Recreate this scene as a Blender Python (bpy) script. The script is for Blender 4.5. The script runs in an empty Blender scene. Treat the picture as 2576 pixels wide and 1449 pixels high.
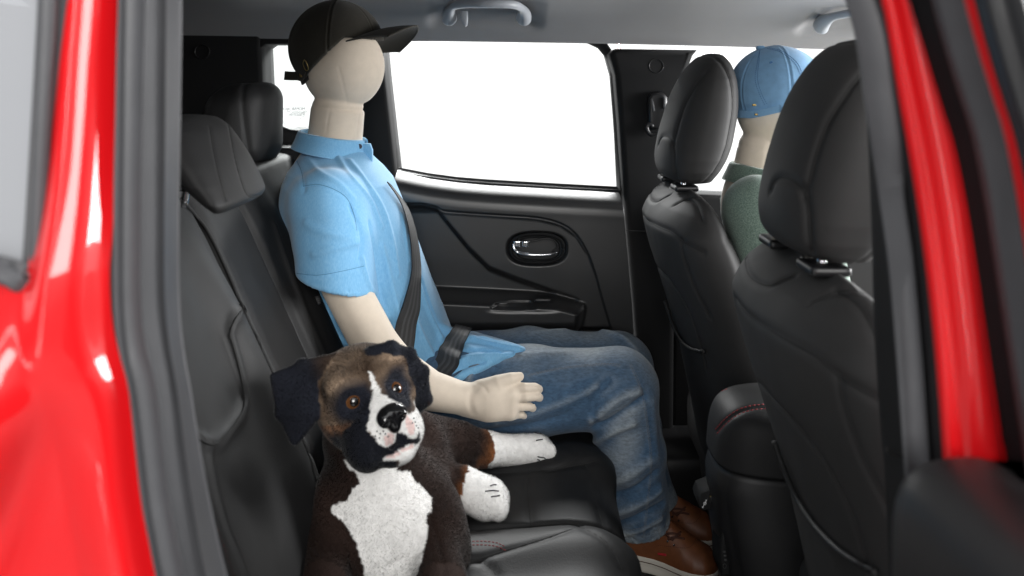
import bpy, bmesh, math, random
import numpy as np
from mathutils import Vector, Matrix
from mathutils.bvhtree import BVHTree

# ------------------------------------------------------------------ camera, world, lamps, exposure
SC = bpy.context.scene
COL = SC.collection
F, CX, HY, CZ = 2070.0, 1288.0, 188.0, 1.40        # focal length and eye level of the photograph (2576 px wide)
cd = bpy.data.cameras.new('camera')
cam = bpy.data.objects.new('camera', cd)
COL.objects.link(cam)
cam.location = (0, 0, CZ)
cam.rotation_euler = (math.radians(90), 0, 0)
cd.sensor_width = 36.0
cd.lens = 36.0 * F / 2576.0
cd.shift_y = -(724.5 - HY) / 2576.0
cd.clip_start, cd.clip_end = 0.02, 200
cd.dof.use_dof = True
cd.dof.focus_distance = 1.72
cd.dof.aperture_fstop = 3.6
SC.camera = cam

W = bpy.data.worlds.new('World'); SC.world = W; W.use_nodes = True
bg = W.node_tree.nodes['Background']
bg.inputs[0].default_value = (1.0, 1.0, 1.0, 1)
bg.inputs[1].default_value = 1.2

def area(name, loc, aim, sx, sy, power, color=(1, 1, 1)):
    l = bpy.data.lights.new(name, 'AREA'); l.shape = 'RECTANGLE'; l.size = sx; l.size_y = sy
    l.energy = power; l.color = color
    o = bpy.data.objects.new(name, l); COL.objects.link(o); o.location = loc
    o.rotation_euler = (Vector(aim) - Vector(loc)).to_track_quat('-Z', 'Y').to_euler()
    return o
area('softbox', (0.7, -1.7, 2.0), (0.0, 1.8, 0.9), 1.8, 1.2, 74, (1.0, 0.985, 0.96))      # beside the photographer
area('softbox', (2.6, 1.7, 1.55), (-0.2, 1.8, 1.05), 1.5, 1.1, 150)                            # through the windscreen
area('softbox', (0.3, 4.2, 2.9), (-0.1, 1.8, 0.9), 2.6, 1.6, 300)                             # beyond the far windows
area('strip_light', (-0.98, -1.40, 1.32), (-0.40, 0.65, 1.15), 0.05, 2.5, 5)                     # two tubes that streak the rear quarter
area('strip_light', (-0.80, -1.40, 1.32), (-0.36, 0.65, 1.15), 0.05, 2.5, 5)

SC.view_settings.view_transform = 'Standard'
SC.view_settings.look = 'None'
SC.view_settings.exposure = 0.4
SC.view_settings.gamma = 1.0
SC.cycles.max_bounces = 8
SC.cycles.transparent_max_bounces = 12

# ------------------------------------------------------------------ toolkit
def P(px, py, Y):
    return Vector(((px - CX) / F * Y, Y, CZ - (py - HY) / F * Y))
def PA(pts, Y):
    return np.array([tuple(P(p[0], p[1], p[2] if len(p) > 2 else Y)) for p in pts])

ORG = {}
def thing(name, label, cat, loc, group=None):
    o = bpy.data.objects.new(name, None); COL.objects.link(o)
    o.empty_display_size = 0.05
    o.location = loc; o['label'] = label; o['category'] = cat
    if group: o['group'] = group
    ORG[o.name] = np.array(loc, float)
    return o

def obj(name, V, Fc, mat, parent=None, smooth=True, col=None, uv=None, nrm=None, kind=None):
    V = np.asarray(V, float)
    org = ORG[parent.name] if parent is not None else np.zeros(3)
    me = bpy.data.meshes.new(name)
    if isinstance(Fc, np.ndarray):
        n, k = Fc.shape
        li = Fc.ravel().astype(np.int32); ls = np.arange(n, dtype=np.int32) * k
    else:
        li = np.fromiter((i for f in Fc for i in f), dtype=np.int32)
        lens = np.array([len(f) for f in Fc], dtype=np.int32)
        ls = np.concatenate([[0], np.cumsum(lens)[:-1]]).astype(np.int32); n = len(Fc)
    me.vertices.add(len(V)); me.vertices.foreach_set('co', (V - org).astype(np.float32).ravel())
    me.loops.add(len(li)); me.loops.foreach_set('vertex_index', li)
    me.polygons.add(n); me.polygons.foreach_set('loop_start', ls)
    me.polygons.foreach_set('use_smooth', np.full(n, bool(smooth)))
    me.update(calc_edges=True)
    if col is not None:
        a = me.color_attributes.new('Col', 'FLOAT_COLOR', 'POINT')
        c4 = np.ones((len(V), 4), np.float32); c4[:, :3] = col
        a.data.foreach_set('color', c4.ravel())
    if uv is not None:
        u = me.uv_layers.new(name='UVMap')
        u.data.foreach_set('uv', np.asarray(uv, np.float32)[li].ravel())
    if nrm is not None:
        me.normals_split_custom_set_from_vertices(nrm.tolist())
    if mat is not None: me.materials.append(mat)
    o = bpy.data.objects.new(name, me); COL.objects.link(o)
    if parent is not None: o.parent = parent
    if kind: o['kind'] = kind
    ORG[o.name] = org
    return o

def catmull(pts, n):
    p = np.asarray(pts, float); m = len(p)
    if m < 3:
        t = np.linspace(0, 1, n)[:, None]; return p[0] * (1 - t) + p[-1] * t
    q = np.vstack([2 * p[0] - p[1], p, 2 * p[-1] - p[-2]])
    d = np.concatenate([[0], np.cumsum(np.linalg.norm(np.diff(p, axis=0), axis=1))])
    s = np.linspace(0, d[-1], n)
    i = np.clip(np.searchsorted(d, s, 'right') - 1, 0, m - 2)
    t = ((s - d[i]) / np.maximum(d[i + 1] - d[i], 1e-9))[:, None]
    a, b, c, e = q[i], q[i + 1], q[i + 2], q[i + 3]
    return 0.5 * (2 * b + (c - a) * t + (2 * a - 5 * b + 4 * c - e) * t ** 2 + (3 * b - a - 3 * c + e) * t ** 3)

def vnormals(V, Fc):
    N = np.zeros_like(V)
    if Fc.shape[1] == 4:
        fn = np.cross(V[Fc[:, 2]] - V[Fc[:, 0]], V[Fc[:, 3]] - V[Fc[:, 1]])
    else:
        fn = np.cross(V[Fc[:, 1]] - V[Fc[:, 0]], V[Fc[:, 2]] - V[Fc[:, 0]])
    for k in range(Fc.shape[1]):
        for ax in range(3): N[:, ax] += np.bincount(Fc[:, k], fn[:, ax], len(V))
    return N / np.maximum(np.linalg.norm(N, axis=1, keepdims=True), 1e-12)

def dist_line(V, L):
    best = np.full(len(V), 1e9)
    for a, b in zip(L[:-1], L[1:]):
        ab = b - a; t = np.clip(((V - a) @ ab) / max(ab @ ab, 1e-12), 0, 1)
        best = np.minimum(best, np.linalg.norm(V - a - t[:, None] * ab, axis=1))
    return best

def groove(V, Fc, lines, N=None):
    """press soft grooves (depth > 0) or raise folds (depth < 0) along lines on the surface"""
    if N is None: N = vnormals(V, Fc)
    off = np.zeros(len(V))
    for L, w, dep in lines:
        if L is None or len(L) < 2: continue
        lo, hi = L.min(0) - 3 * w, L.max(0) + 3 * w
        m = np.all((V > lo) & (V < hi), axis=1)
        if m.any():
            d = dist_line(V[m], L)
            # folds taper towards both ends
            off[m] -= dep * np.exp(-(d / w) ** 2)
    return V + N * off[:, None]

def bvh(V, Fc):
    return BVHTree.FromPolygons([tuple(v) for v in V], [tuple(int(i) for i in f) for f in Fc])
def hit(t, px, py):
    o = Vector((0, 0, CZ)); d = (P(px, py, 1.0) - o).normalized()
    return t.ray_cast(o, d)
def trace(t, pts, n=24):
    """drop a measured line onto a surface; returns points and normals"""
    pp = catmull(np.array([p[:2] for p in pts], float), n)
    out, nn = [], []
    for a, b in pp:
        h = hit(t, a, b)
        if h[0] is not None:
            nv = h[1] if h[1].y < 0 or True else -h[1]
            out.append(tuple(h[0])); nn.append(tuple(nv))
    return (np.array(out), np.array(nn)) if len(out) > 1 else (None, None)

def grid_faces(R, C, closeC=False, off=0):
    r = np.arange(R - 1)[:, None]; c = np.arange(C if closeC else C - 1)[None, :]
    c2 = (c + 1) % C
    a = r * C + c; b = r * C + c2; d = (r + 1) * C + c; e = (r + 1) * C + c2
    return (np.stack([a, b, e, d], -1).reshape(-1, 4) + off).astype(np.int64)

def loft(rings, cap=True):
    rings = np.asarray(rings, float); R, M, _ = rings.shape
    V = rings.reshape(-1, 3); Fc = grid_faces(R, M, True)
    if cap:
        c0, c1 = rings[0].mean(0), rings[-1].mean(0)
        n = len(V); V = np.vstack([V, c0, c1])
        i = np.arange(M); j = (i + 1) % M
        f0 = np.stack([np.full(M, n), j, i, i], -1)
        f1 = np.stack([np.full(M, n + 1), (R - 1) * M + i, (R - 1) * M + j, (R - 1) * M + j], -1)
        Fl = [tuple(f) for f in Fc] + [tuple(f[:3]) for f in f0] + [tuple(f[:3]) for f in f1]
        return V, Fl
    return V, Fc

def quads_only(V, Fl):
    """triangles as degenerate-free quad list -> (n,3) triangles"""
    T = []
    for f in Fl:
        for k in range(1, len(f) - 1): T.append((f[0], f[k], f[k + 1]))
    return np.array(T)

def frames(pts):
    pts = np.asarray(pts, float)
    T = np.gradient(pts, axis=0); T /= np.maximum(np.linalg.norm(T, axis=1, keepdims=True), 1e-12)
    ref = np.array([0, 0, 1.0]) if abs(T[0][2]) < 0.9 else np.array([0, 1.0, 0])
    Ns = []; n = np.cross(np.cross(T[0], ref), T[0]); n /= np.linalg.norm(n)
    for t in T:
        n = n - t * (n @ t); n /= max(np.linalg.norm(n), 1e-9); Ns.append(n)
    Ns = np.array(Ns)
    return T, Ns, np.cross(T, Ns)

def tube(pts, r, m=10, flat=1.0):
    pts = np.asarray(pts, float); T, N, B = frames(pts)
    r = np.broadcast_to(np.asarray(r, float), (len(pts),))
    a = np.linspace(0, 2 * np.pi, m, endpoint=False)
    rings = pts[:, None] + r[:, None, None] * (np.cos(a)[None, :, None] * N[:, None] + flat * np.sin(a)[None, :, None] * B[:, None])
    return loft(rings)

def merge(parts):
    Vs, Fs, n = [], [], 0
    for V, Fc in parts:
        Vs.append(V); Fs += [tuple(int(i) + n for i in f) for f in Fc]; n += len(V)
    return np.vstack(Vs), Fs

def rbox(c, h, r, n=8, R=None):
    """rounded box by a cube grid pushed onto a rounded core"""
    t = np.tan(np.linspace(-1, 1, n + 1) * np.pi / 4)
    t = np.sign(np.linspace(-1, 1, n + 1)) * np.abs(np.linspace(-1, 1, n + 1)) ** 0.5
    A, B = np.meshgrid(t, t, indexing='ij'); one = np.ones_like(A)
    h = np.array(h, float); c = np.array(c, float); Vs, Fs, k = [], [], 0
    for ax in range(3):
        for s in (-1, 1):
            q = [None] * 3; q[ax] = one * s; q[(ax + 1) % 3] = A * s; q[(ax + 2) % 3] = B
            q = np.stack(q, -1).reshape(-1, 3) * h
            core = np.clip(q, -(h - r), h - r); d = q - core
            d = d / np.maximum(np.linalg.norm(d, axis=1, keepdims=True), 1e-9) * r
            Vs.append(core + d); Fs.append(grid_faces(n + 1, n + 1, off=k)); k += (n + 1) ** 2
    V = np.vstack(Vs); Fc = np.vstack(Fs)
    V, Fc = weld(V, Fc)
    if R is not None: V = V @ np.array(R).T
    return V + c, Fc

def weld(V, Fc, tol=1e-6):
    q = np.round(V / tol).astype(np.int64)
    _, idx, inv = np.unique(q, axis=0, return_index=True, return_inverse=True)
    return V[idx], inv.reshape(-1)[Fc]

def rotY(a):
    c, s = math.cos(a), math.sin(a); return np.array([[c, 0, s], [0, 1, 0], [-s, 0, c]])
def rotZ(a):
    c, s = math.cos(a), math.sin(a); return np.array([[c, -s, 0], [s, c, 0], [0, 0, 1]])

def slab(outline, Y0, Y1, bev=0.006, seg=2):
    """prism of a measured outline standing between two depths (front Y0, back Y1), edges rounded"""
    pts = PA(outline, Y0)
    bm = bmesh.new()
    vs = [bm.verts.new(p) for p in pts]
    f = bm.faces.new(vs)
    r = bmesh.ops.extrude_face_region(bm, geom=[f])
    nv = [e for e in r['geom'] if isinstance(e, bmesh.types.BMVert)]
    for v in nv: v.co.y += (Y1 - Y0)
    bmesh.ops.recalc_face_normals(bm, faces=bm.faces)
    if bev > 0:
        ed = [e for e in bm.edges if abs(e.verts[0].co.y - Y0) < 1e-6 and abs(e.verts[1].co.y - Y0) < 1e-6]
        bmesh.ops.bevel(bm, geom=ed, offset=bev, segments=seg, affect='EDGES', profile=0.5)
    bmesh.ops.triangulate(bm, faces=[f for f in bm.faces if len(f.verts) > 4])
    bm.verts.index_update()
    V = np.array([tuple(v.co) for v in bm.verts]); Fl = [tuple(v.index for v in f.verts) for f in bm.faces]
    bm.free()
    return V, Fl

def strip(left, right, rows=70, cols=12, bulge=None, thick=0.012, yfun=None, flip=False):
    """a moulding between two measured edges; bulge(s) pushes it towards the street side"""
    L, Rr = catmull(left, rows), catmull(right, rows)
    s = np.linspace(0, 1, cols)
    G = L[:, None] * (1 - s)[None, :, None] + Rr[:, None] * s[None, :, None]
    if bulge is not None:
        b = np.array([bulge(x) for x in s]); G[:, :, 1] -= b[None, :]
    if yfun is not None: G[:, :, 1] += yfun(G[:, :, 0], G[:, :, 2])
    return slab_grid(G, thick, flip)

def slab_grid(G, thick, flip=False):
    R, C, _ = G.shape
    V0 = G.reshape(-1, 3); Fc = grid_faces(R, C)
    N = vnormals(V0, Fc)
    if (N[:, 1].mean() > 0) != flip: Fc = Fc[:, ::-1]; N = -N
    V1 = V0 - N * thick; n = len(V0)
    idx = np.arange(n).reshape(R, C)
    loop = np.concatenate([idx[0, :], idx[1:, -1], idx[-1, ::-1][1:], idx[::-1, 0][1:-1]])
    l2 = np.roll(loop, -1)
    side = np.stack([loop, l2, l2 + n, loop + n], -1)
    return np.vstack([V0, V1]), np.vstack([Fc, Fc[:, ::-1] + n, side])

# signed-distance modelling for soft bodies
def s_ell(p, c, r, R=None):
    q = p - np.asarray(c, np.float32)
    if R is not None: q = q @ np.asarray(R, np.float32)
    r = np.asarray(r, np.float32)
    k0 = np.linalg.norm(q / r, axis=1); k1 = np.linalg.norm(q / r ** 2, axis=1)
    return k0 * (k0 - 1) / np.maximum(k1, 1e-6)
def s_cap(p, a, b, ra, rb, flat=None):
    a = np.asarray(a, np.float32); b = np.asarray(b, np.float32)
    q = p - a; ab = b - a
    t = np.clip(q @ ab / (ab @ ab), 0, 1)
    d = q - t[:, None] * ab
    if flat is not None:      # flatten across axis: (unit vector, factor)
        u = np.asarray(flat[0], np.float32); k = flat[1]
        d = d + np.outer(d @ u, u) * (1.0 / k - 1)
    return np.linalg.norm(d, axis=1) - (ra + (rb - ra) * t)
def s_chain(p, pts, rs, k=0.0, flat=None):
    d = None
    for i in range(len(pts) - 1):
        e = s_cap(p, pts[i], pts[i + 1], rs[i], rs[i + 1], flat)
        d = e if d is None else (smin(d, e, k) if k > 0 else np.minimum(d, e))
    return d
def s_tri(p, a, b, c, th):
    a, b, c = (np.asarray(v, np.float32) for v in (a, b, c))
    ba, pa, cb, pb, ac, pc = b - a, p - a, c - b, p - b, a - c, p - c
    n = np.cross(ba, ac)
    sgn = (np.sign(pa @ np.cross(ba, n)) + np.sign(pb @ np.cross(cb, n)) + np.sign(pc @ np.cross(ac, n)))
    def seg(e, q): return ((np.outer(np.clip(q @ e / (e @ e), 0, 1), e) - q) ** 2).sum(1)
    d1 = np.minimum(np.minimum(seg(ba, pa), seg(cb, pb)), seg(ac, pc))
    d2 = (pa @ n) ** 2 / (n @ n)
    return np.sqrt(np.where(sgn < 2.0, d1, d2)) - th
def s_rbox(p, c, h, r, R=None):
    q = p - np.asarray(c, np.float32)
    if R is not None: q = q @ np.asarray(R, np.float32)
    q = np.abs(q) - (np.asarray(h, np.float32) - r)
    return np.linalg.norm(np.maximum(q, 0), axis=1) + np.minimum(q.max(1), 0) - r
def smin(a, b, k):
    h = np.maximum(k - np.abs(a - b), 0) / k
    return np.minimum(a, b) - h * h * k * 0.25
def smax(a, b, k): return -smin(-a, -b, k)

def sdf_mesh(f, lo, hi, h, safe=1.5):
    lo = np.array(lo, float); hi = np.array(hi, float); B = 8
    nb = np.ceil((hi - lo) / (h * B)).astype(int)
    n = nb * B
    g = [lo[a] + (np.arange(nb[a]) + 0.5) * B * h for a in range(3)]
    C = np.stack(np.meshgrid(*g, indexing='ij'), -1).reshape(-1, 3).astype(np.float32)
    dc = f(C)
    act = np.abs(dc) < B * h * 0.87 * safe
    vol = np.repeat(np.repeat(np.repeat(np.where(dc < 0, -1, 1).reshape(nb).astype(np.float32), B, 0), B, 1), B, 2)
    bi = np.argwhere(act.reshape(nb))
    loc = np.stack(np.meshgrid(*[np.arange(B)] * 3, indexing='ij'), -1).reshape(-1, 3)
    step = 1200
    for s in range(0, len(bi), step):
        ijk = (bi[s:s + step, None] * B + loc[None]).reshape(-1, 3)
        vol[ijk[:, 0], ijk[:, 1], ijk[:, 2]] = f((lo + ijk * h).astype(np.float32))
    S = vol < 0
    cnt = np.zeros(n - 1, np.int8)
    for dx in (0, 1):
        for dy in (0, 1):
            for dz in (0, 1):
                cnt += S[dx:n[0] - 1 + dx, dy:n[1] - 1 + dy, dz:n[2] - 1 + dz]
    cells = np.argwhere((cnt > 0) & (cnt < 8))
    cid = np.full(n - 1, -1, np.int64); cid[tuple(cells.T)] = np.arange(len(cells))
    cor = np.array([(dx, dy, dz) for dx in (0, 1) for dy in (0, 1) for dz in (0, 1)])
    cv = np.stack([vol[tuple((cells + c).T)] for c in cor], 1)
    acc = np.zeros((len(cells), 3)); num = np.zeros(len(cells))
    for i in range(8):
        for j in range(i + 1, 8):
            if np.abs(cor[i] - cor[j]).sum() != 1: continue
            a, b = cv[:, i], cv[:, j]; m = (a < 0) != (b < 0)
            t = np.where(m, a / np.where(m, a - b, 1), 0)
            acc += m[:, None] * (cor[i] + t[:, None] * (cor[j] - cor[i])); num += m
    V = lo + (cells + acc / num[:, None]) * h
    Q = []
    for ax in range(3):
        u, v = (ax + 1) % 3, (ax + 2) % 3
        sl0 = [slice(None)] * 3; sl1 = [slice(None)] * 3
        sl0[ax] = slice(0, -1); sl1[ax] = slice(1, None)
        a, b = S[tuple(sl0)], S[tuple(sl1)]
        for flip in (False, True):
            e = np.argwhere((a & ~b) if not flip else (~a & b))
            e = e[(e[:, u] > 0) & (e[:, v] > 0) & (e[:, u] < n[u] - 1) & (e[:, v] < n[v] - 1)]
            du = np.zeros(3, int); du[u] = 1; dv = np.zeros(3, int); dv[v] = 1
            q = np.stack([cid[tuple((e - du - dv).T)], cid[tuple((e - dv).T)], cid[tuple(e.T)], cid[tuple((e - du).T)]], 1)
            Q.append(q[:, ::-1] if flip else q)
    Q = np.vstack(Q); Q = Q[(Q >= 0).all(1)]
    for _ in range(2):                                    # settle the vertices on the surface
        e = h * 0.35; g = np.zeros_like(V); p = V.astype(np.float32)
        for a in range(3):
            o = np.zeros(3, np.float32); o[a] = e
            g[:, a] = (f(p + o) - f(p - o)) / (2 * e)
        d = f(p); gg = np.maximum((g * g).sum(1), 0.05)
        mv = -(d / gg)[:, None] * g
        ln = np.linalg.norm(mv, axis=1, keepdims=True); mv *= np.minimum(1, 0.8 * h / np.maximum(ln, 1e-9))
        V = V + mv
    return V, Q

def relax(V, Fc, it=2, lam=0.5):
    E = np.vstack([Fc[:, [i, (i + 1) % Fc.shape[1]]] for i in range(Fc.shape[1])])
    deg = np.bincount(E[:, 0], minlength=len(V)) + np.bincount(E[:, 1], minlength=len(V))
    for _ in range(it):
        A = np.zeros_like(V)
        for ax in range(3):
            A[:, ax] = np.bincount(E[:, 0], V[E[:, 1], ax], len(V)) + np.bincount(E[:, 1], V[E[:, 0], ax], len(V))
        V = V + lam * (A / np.maximum(deg, 1)[:, None] - V)
    return V

def vnoise(p, s, seed=0):
    """cheap smooth 3-D noise in about -1..1"""
    r = np.random.RandomState(seed); out = np.zeros(len(p))
    for k in range(7):
        d = r.normal(size=3); d /= np.linalg.norm(d)
        out += np.sin((p @ d) * s * (0.6 + 0.8 * r.rand()) + r.rand() * 6.28 + 1.3 * np.sin((p @ np.roll(d, 1)) * s * 0.7 + k))
    return out / 3.2
def sstep(a, b, x):
    t = np.clip((x - a) / (b - a), 0, 1); return t * t * (3 - 2 * t)

def ribbon(left, right, normals, th=0.0016, cols=9):
    """woven strap between two edge lines lying on a surface; u runs across it"""
    L, R_, N = np.asarray(left), np.asarray(right), np.asarray(normals)
    s = np.linspace(0, 1, cols)
    G = L[:, None] * (1 - s)[None, :, None] + R_[:, None] * s[None, :, None]
    rows = len(L)
    top = (G + N[:, None] * th).reshape(-1, 3); bot = (G - N[:, None] * th).reshape(-1, 3)
    n = len(top); idx = np.arange(n).reshape(rows, cols)
    Fc = grid_faces(rows, cols)
    loop = np.concatenate([idx[0, :], idx[1:, -1], idx[-1, ::-1][1:], idx[::-1, 0][1:-1]]); l2 = np.roll(loop, -1)
    Fq = np.vstack([Fc, Fc[:, ::-1] + n, np.stack([loop, l2, l2 + n, loop + n], -1)])
    ln = np.concatenate([[0], np.cumsum(np.linalg.norm(np.diff(G[:, cols // 2], axis=0), axis=1))])
    uv = np.stack([np.tile(s, rows), np.repeat(ln, cols)], -1)
    return np.vstack([top, bot]), Fq, np.vstack([uv, uv])

def seam_tube(L, N, r=0.0011, sink=0.0004):
    return tube(L - N * sink, r, 6)
def stitches(L, N, length=0.004, gap=0.0025, r=0.0005, lift=0.0004):
    d = np.concatenate([[0], np.cumsum(np.linalg.norm(np.diff(L, axis=0), axis=1))]); out = []
    s = 0.0
    while s + length < d[-1]:
        q = np.array([[np.interp(x, d, L[:, a] + N[:, a] * lift) for a in range(3)] for x in (s, s + length / 2, s + length)])
        out.append(tube(q, r, 5)); s += length + gap
    return merge(out)

# ------------------------------------------------------------------ materials
def mat(name, base, rough=0.5, bump=0.0, bscale=300.0, bdist=0.0006, var=0.0, vscale=6.0, metal=0.0, coat=0.0, coat_rough=0.05,
        spec=0.5, sheen=0.0, col=False, rvar=0.0, detail=3.0, stretch=None, voro=False, mottle=None):
    m = bpy.data.materials.new(name); m.use_nodes = True
    nt = m.node_tree; N = nt.nodes; Lk = nt.links; b = N['Principled BSDF']
    b.inputs['Base Color'].default_value = (*base, 1); b.inputs['Roughness'].default_value = rough
    b.inputs['Metallic'].default_value = metal; b.inputs['Coat Weight'].default_value = coat
    b.inputs['Coat Roughness'].default_value = coat_rough; b.inputs['Specular IOR Level'].default_value = spec
    b.inputs['Sheen Weight'].default_value = sheen
    tc = N.new('ShaderNodeTexCoord'); mp = N.new('ShaderNodeMapping'); Lk.new(tc.outputs['Object'], mp.inputs[0])
    if stretch: mp.inputs['Scale'].default_value = stretch
    src = None
    if col:
        at = N.new('ShaderNodeAttribute'); at.attribute_name = 'Col'; src = at.outputs['Color']
    if var > 0:
        nz = N.new('ShaderNodeTexNoise'); nz.inputs['Scale'].default_value = vscale; nz.inputs['Detail'].default_value = 6
        nz.inputs['Roughness'].default_value = 0.65
        Lk.new(mp.outputs[0], nz.inputs['Vector'])
        mr = N.new('ShaderNodeMapRange'); mr.inputs[1].default_value = 0.25; mr.inputs[2].default_value = 0.75
        mr.inputs[3].default_value = 1 - var; mr.inputs[4].default_value = 1 + var
        Lk.new(nz.outputs[0], mr.inputs[0])
        mx = N.new('ShaderNodeVectorMath'); mx.operation = 'SCALE'
        if src is not None: Lk.new(src, mx.inputs[0])
        else: mx.inputs[0].default_value = base
        Lk.new(mr.outputs[0], mx.inputs['Scale']); src = mx.outputs[0]
    if mottle:     # heather yarns: second colour scattered at a fine scale
        nz = N.new('ShaderNodeTexNoise'); nz.inputs['Scale'].default_value = mottle[1]; nz.inputs['Detail'].default_value = 4
        Lk.new(mp.outputs[0], nz.inputs['Vector'])
        mr = N.new('ShaderNodeMapRange'); mr.inputs[1].default_value = 0.35; mr.inputs[2].default_value = 0.72
        Lk.new(nz.outputs[0], mr.inputs[0])
        mx = N.new('ShaderNodeMix'); mx.data_type = 'RGBA'; Lk.new(mr.outputs[0], mx.inputs[0])
        if src is not None: Lk.new(src, mx.inputs[6])
        else: mx.inputs[6].default_value = (*base, 1)
        mx.inputs[7].default_value = (*mottle[0], 1); src = mx.outputs[2]
    if src is not None: Lk.new(src, b.inputs['Base Color'])
    if rvar > 0:
        nz = N.new('ShaderNodeTexNoise'); nz.inputs['Scale'].default_value = 9; nz.inputs['Detail'].default_value = 5
        Lk.new(tc.outputs['Object'], nz.inputs['Vector'])
        mr = N.new('ShaderNodeMapRange'); mr.inputs[3].default_value = rough - rvar; mr.inputs[4].default_value = rough + rvar
        Lk.new(nz.outputs[0], mr.inputs[0]); Lk.new(mr.outputs[0], b.inputs['Roughness'])
    if bump > 0:
        if voro:
            nz = N.new('ShaderNodeTexVoronoi'); nz.inputs['Scale'].default_value = bscale
        else:
            nz = N.new('ShaderNodeTexNoise'); nz.inputs['Scale'].default_value = bscale; nz.inputs['Detail'].default_value = detail
        Lk.new(mp.outputs[0], nz.inputs['Vector'])
        bp = N.new('ShaderNodeBump'); bp.inputs['Strength'].default_value = bump; bp.inputs['Distance'].default_value = bdist
        Lk.new(nz.outputs[0], bp.inputs['Height']); Lk.new(bp.outputs[0], b.inputs['Normal'])
    return m

def glass(name, tint, fac=0.06, base=None, basefac=0.0):
    m = bpy.data.materials.new(name); m.use_nodes = True; nt = m.node_tree; N = nt.nodes; Lk = nt.links
    N.remove(N['Principled BSDF']); out = N['Material Output']
    tr = N.new('ShaderNodeBsdfTransparent'); tr.inputs[0].default_value = (*tint, 1)
    gl = N.new('ShaderNodeBsdfGlossy'); gl.inputs['Roughness'].default_value = 0.03
    fr = N.new('ShaderNodeFresnel'); fr.inputs[0].default_value = 1.45
    mx = N.new('ShaderNodeMixShader')
    mul = N.new('ShaderNodeMath'); mul.operation = 'ADD'; mul.inputs[1].default_value = fac - 0.04
    Lk.new(fr.outputs[0], mul.inputs[0]); Lk.new(mul.outputs[0], mx.inputs[0])
    Lk.new(tr.outputs[0], mx.inputs[1]); Lk.new(gl.outputs[0], mx.inputs[2])
    Lk.new(mx.outputs[0], out.inputs['Surface'])
    if base is not None:
        df = N.new('ShaderNodeBsdfDiffuse'); df.inputs[0].default_value = (*base, 1)
        m2 = N.new('ShaderNodeMixShader'); m2.inputs[0].default_value = basefac
        Lk.new(mx.outputs[0], m2.inputs[1]); Lk.new(df.outputs[0], m2.inputs[2]); Lk.new(m2.outputs[0], out.inputs['Surface'])
    return m

M = {}
M['leather'] = mat('black leather', (0.0115, 0.0115, 0.012), 0.58, 0.30, 420, 0.0005, var=0.12, vscale=14, rvar=0.06, voro=True, spec=0.32)
M['leather_soft'] = mat('matt black leather', (0.027, 0.0265, 0.0265), 0.66, 0.25, 500, 0.0004, var=0.12, vscale=12, rvar=0.05, spec=0.35)
M['seam'] = mat('dark seam thread', (0.008, 0.008, 0.008), 0.8)  # dark line laid along seams and trim joints
M['thread_red'] = mat('red thread', (0.28, 0.02, 0.025), 0.7)
M['thread_grey'] = mat('dark grey thread', (0.05, 0.05, 0.05), 0.7)
M['plastic'] = mat('black trim plastic', (0.0095, 0.0095, 0.0102), 0.45, 0.22, 600, 0.0005, var=0.1, vscale=10, rvar=0.05, voro=True)
M['matt'] = mat('matt black trim', (0.010, 0.010, 0.0105), 0.75, 0.2, 600, 0.0004, spec=0.2)
M['door_skin'] = mat('satin door plastic', (0.017, 0.017, 0.0175), 0.38, 0.12, 600, 0.0004, var=0.1, vscale=10, rvar=0.04, voro=True, spec=0.7)
M['plastic_s'] = mat('smooth black plastic', (0.010, 0.010, 0.011), 0.36, 0.05, 200, 0.0003)
M['carpet'] = mat('dark carpet', (0.018, 0.018, 0.019), 0.95, 0.8, 700, 0.002, var=0.3, vscale=200)
M['rubber'] = mat('grey black rubber', (0.060, 0.061, 0.066), 0.52, 0.1, 250, 0.0004, var=0.1, vscale=20)
M['lining'] = mat('grey roof cloth', (0.27, 0.267, 0.27), 0.92, 0.5, 900, 0.0006, var=0.05, vscale=500, sheen=0.1)
M['handle'] = mat('pale grey plastic', (0.37, 0.39, 0.42), 0.42, 0.1, 500, 0.0003)
M['red'] = mat('red car paint', (0.60, 0.005, 0.008), 0.40, 0.0, coat=1.0, coat_rough=0.04, spec=0.2)
M['chrome'] = mat('satin chrome', (0.72, 0.73, 0.75), 0.18, metal=1.0)
M['knit'] = mat('cream stretch cloth', (0.70, 0.605, 0.495), 0.85, 0.35, 900, 0.0004, var=0.05, vscale=60, sheen=0.25)
M['shirt'] = mat('sky blue jersey', (0.165, 0.43, 0.71), 0.85, 0.3, 700, 0.0005, sheen=0.25, mottle=((0.24, 0.51, 0.77), 420), stretch=(1, 1, 0.35))
M['green'] = mat('heather green jersey', (0.085, 0.132, 0.104), 0.85, 0.3, 700, 0.0005, sheen=0.2, mottle=((0.20, 0.27, 0.23), 420), stretch=(1, 1, 1))
M['denim'] = mat('blue denim', (0.1, 0.16, 0.24), 0.85, 0.6, 520, 0.0010, var=0.42, vscale=210, col=True, sheen=0.1, stretch=(0.45, 1, 1))
M['shirt_thread'] = mat('blue thread', (0.09, 0.26, 0.46), 0.85)
M['denim_thread'] = mat('denim stitching', (0.16, 0.17, 0.19), 0.8)
M['tan'] = mat('brown shoe leather', (0.20, 0.070, 0.028), 0.42, 0.25, 350, 0.0005, var=0.22, vscale=40, rvar=0.08)
M['tan_dark'] = mat('dark brown lace', (0.07, 0.022, 0.012), 0.7, 0.3, 600, 0.0005)
M['sole'] = mat('off white sole rubber', (0.74, 0.70, 0.62), 0.6, 0.1, 200, 0.0004)
M['tag'] = mat('red woven tag', (0.5, 0.02, 0.03), 0.7)
M['cap_dark'] = mat('dark olive twill', (0.020, 0.017, 0.011), 0.9, 0.5, 700, 0.0006, var=0.2, vscale=60, sheen=0.08)
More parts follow.
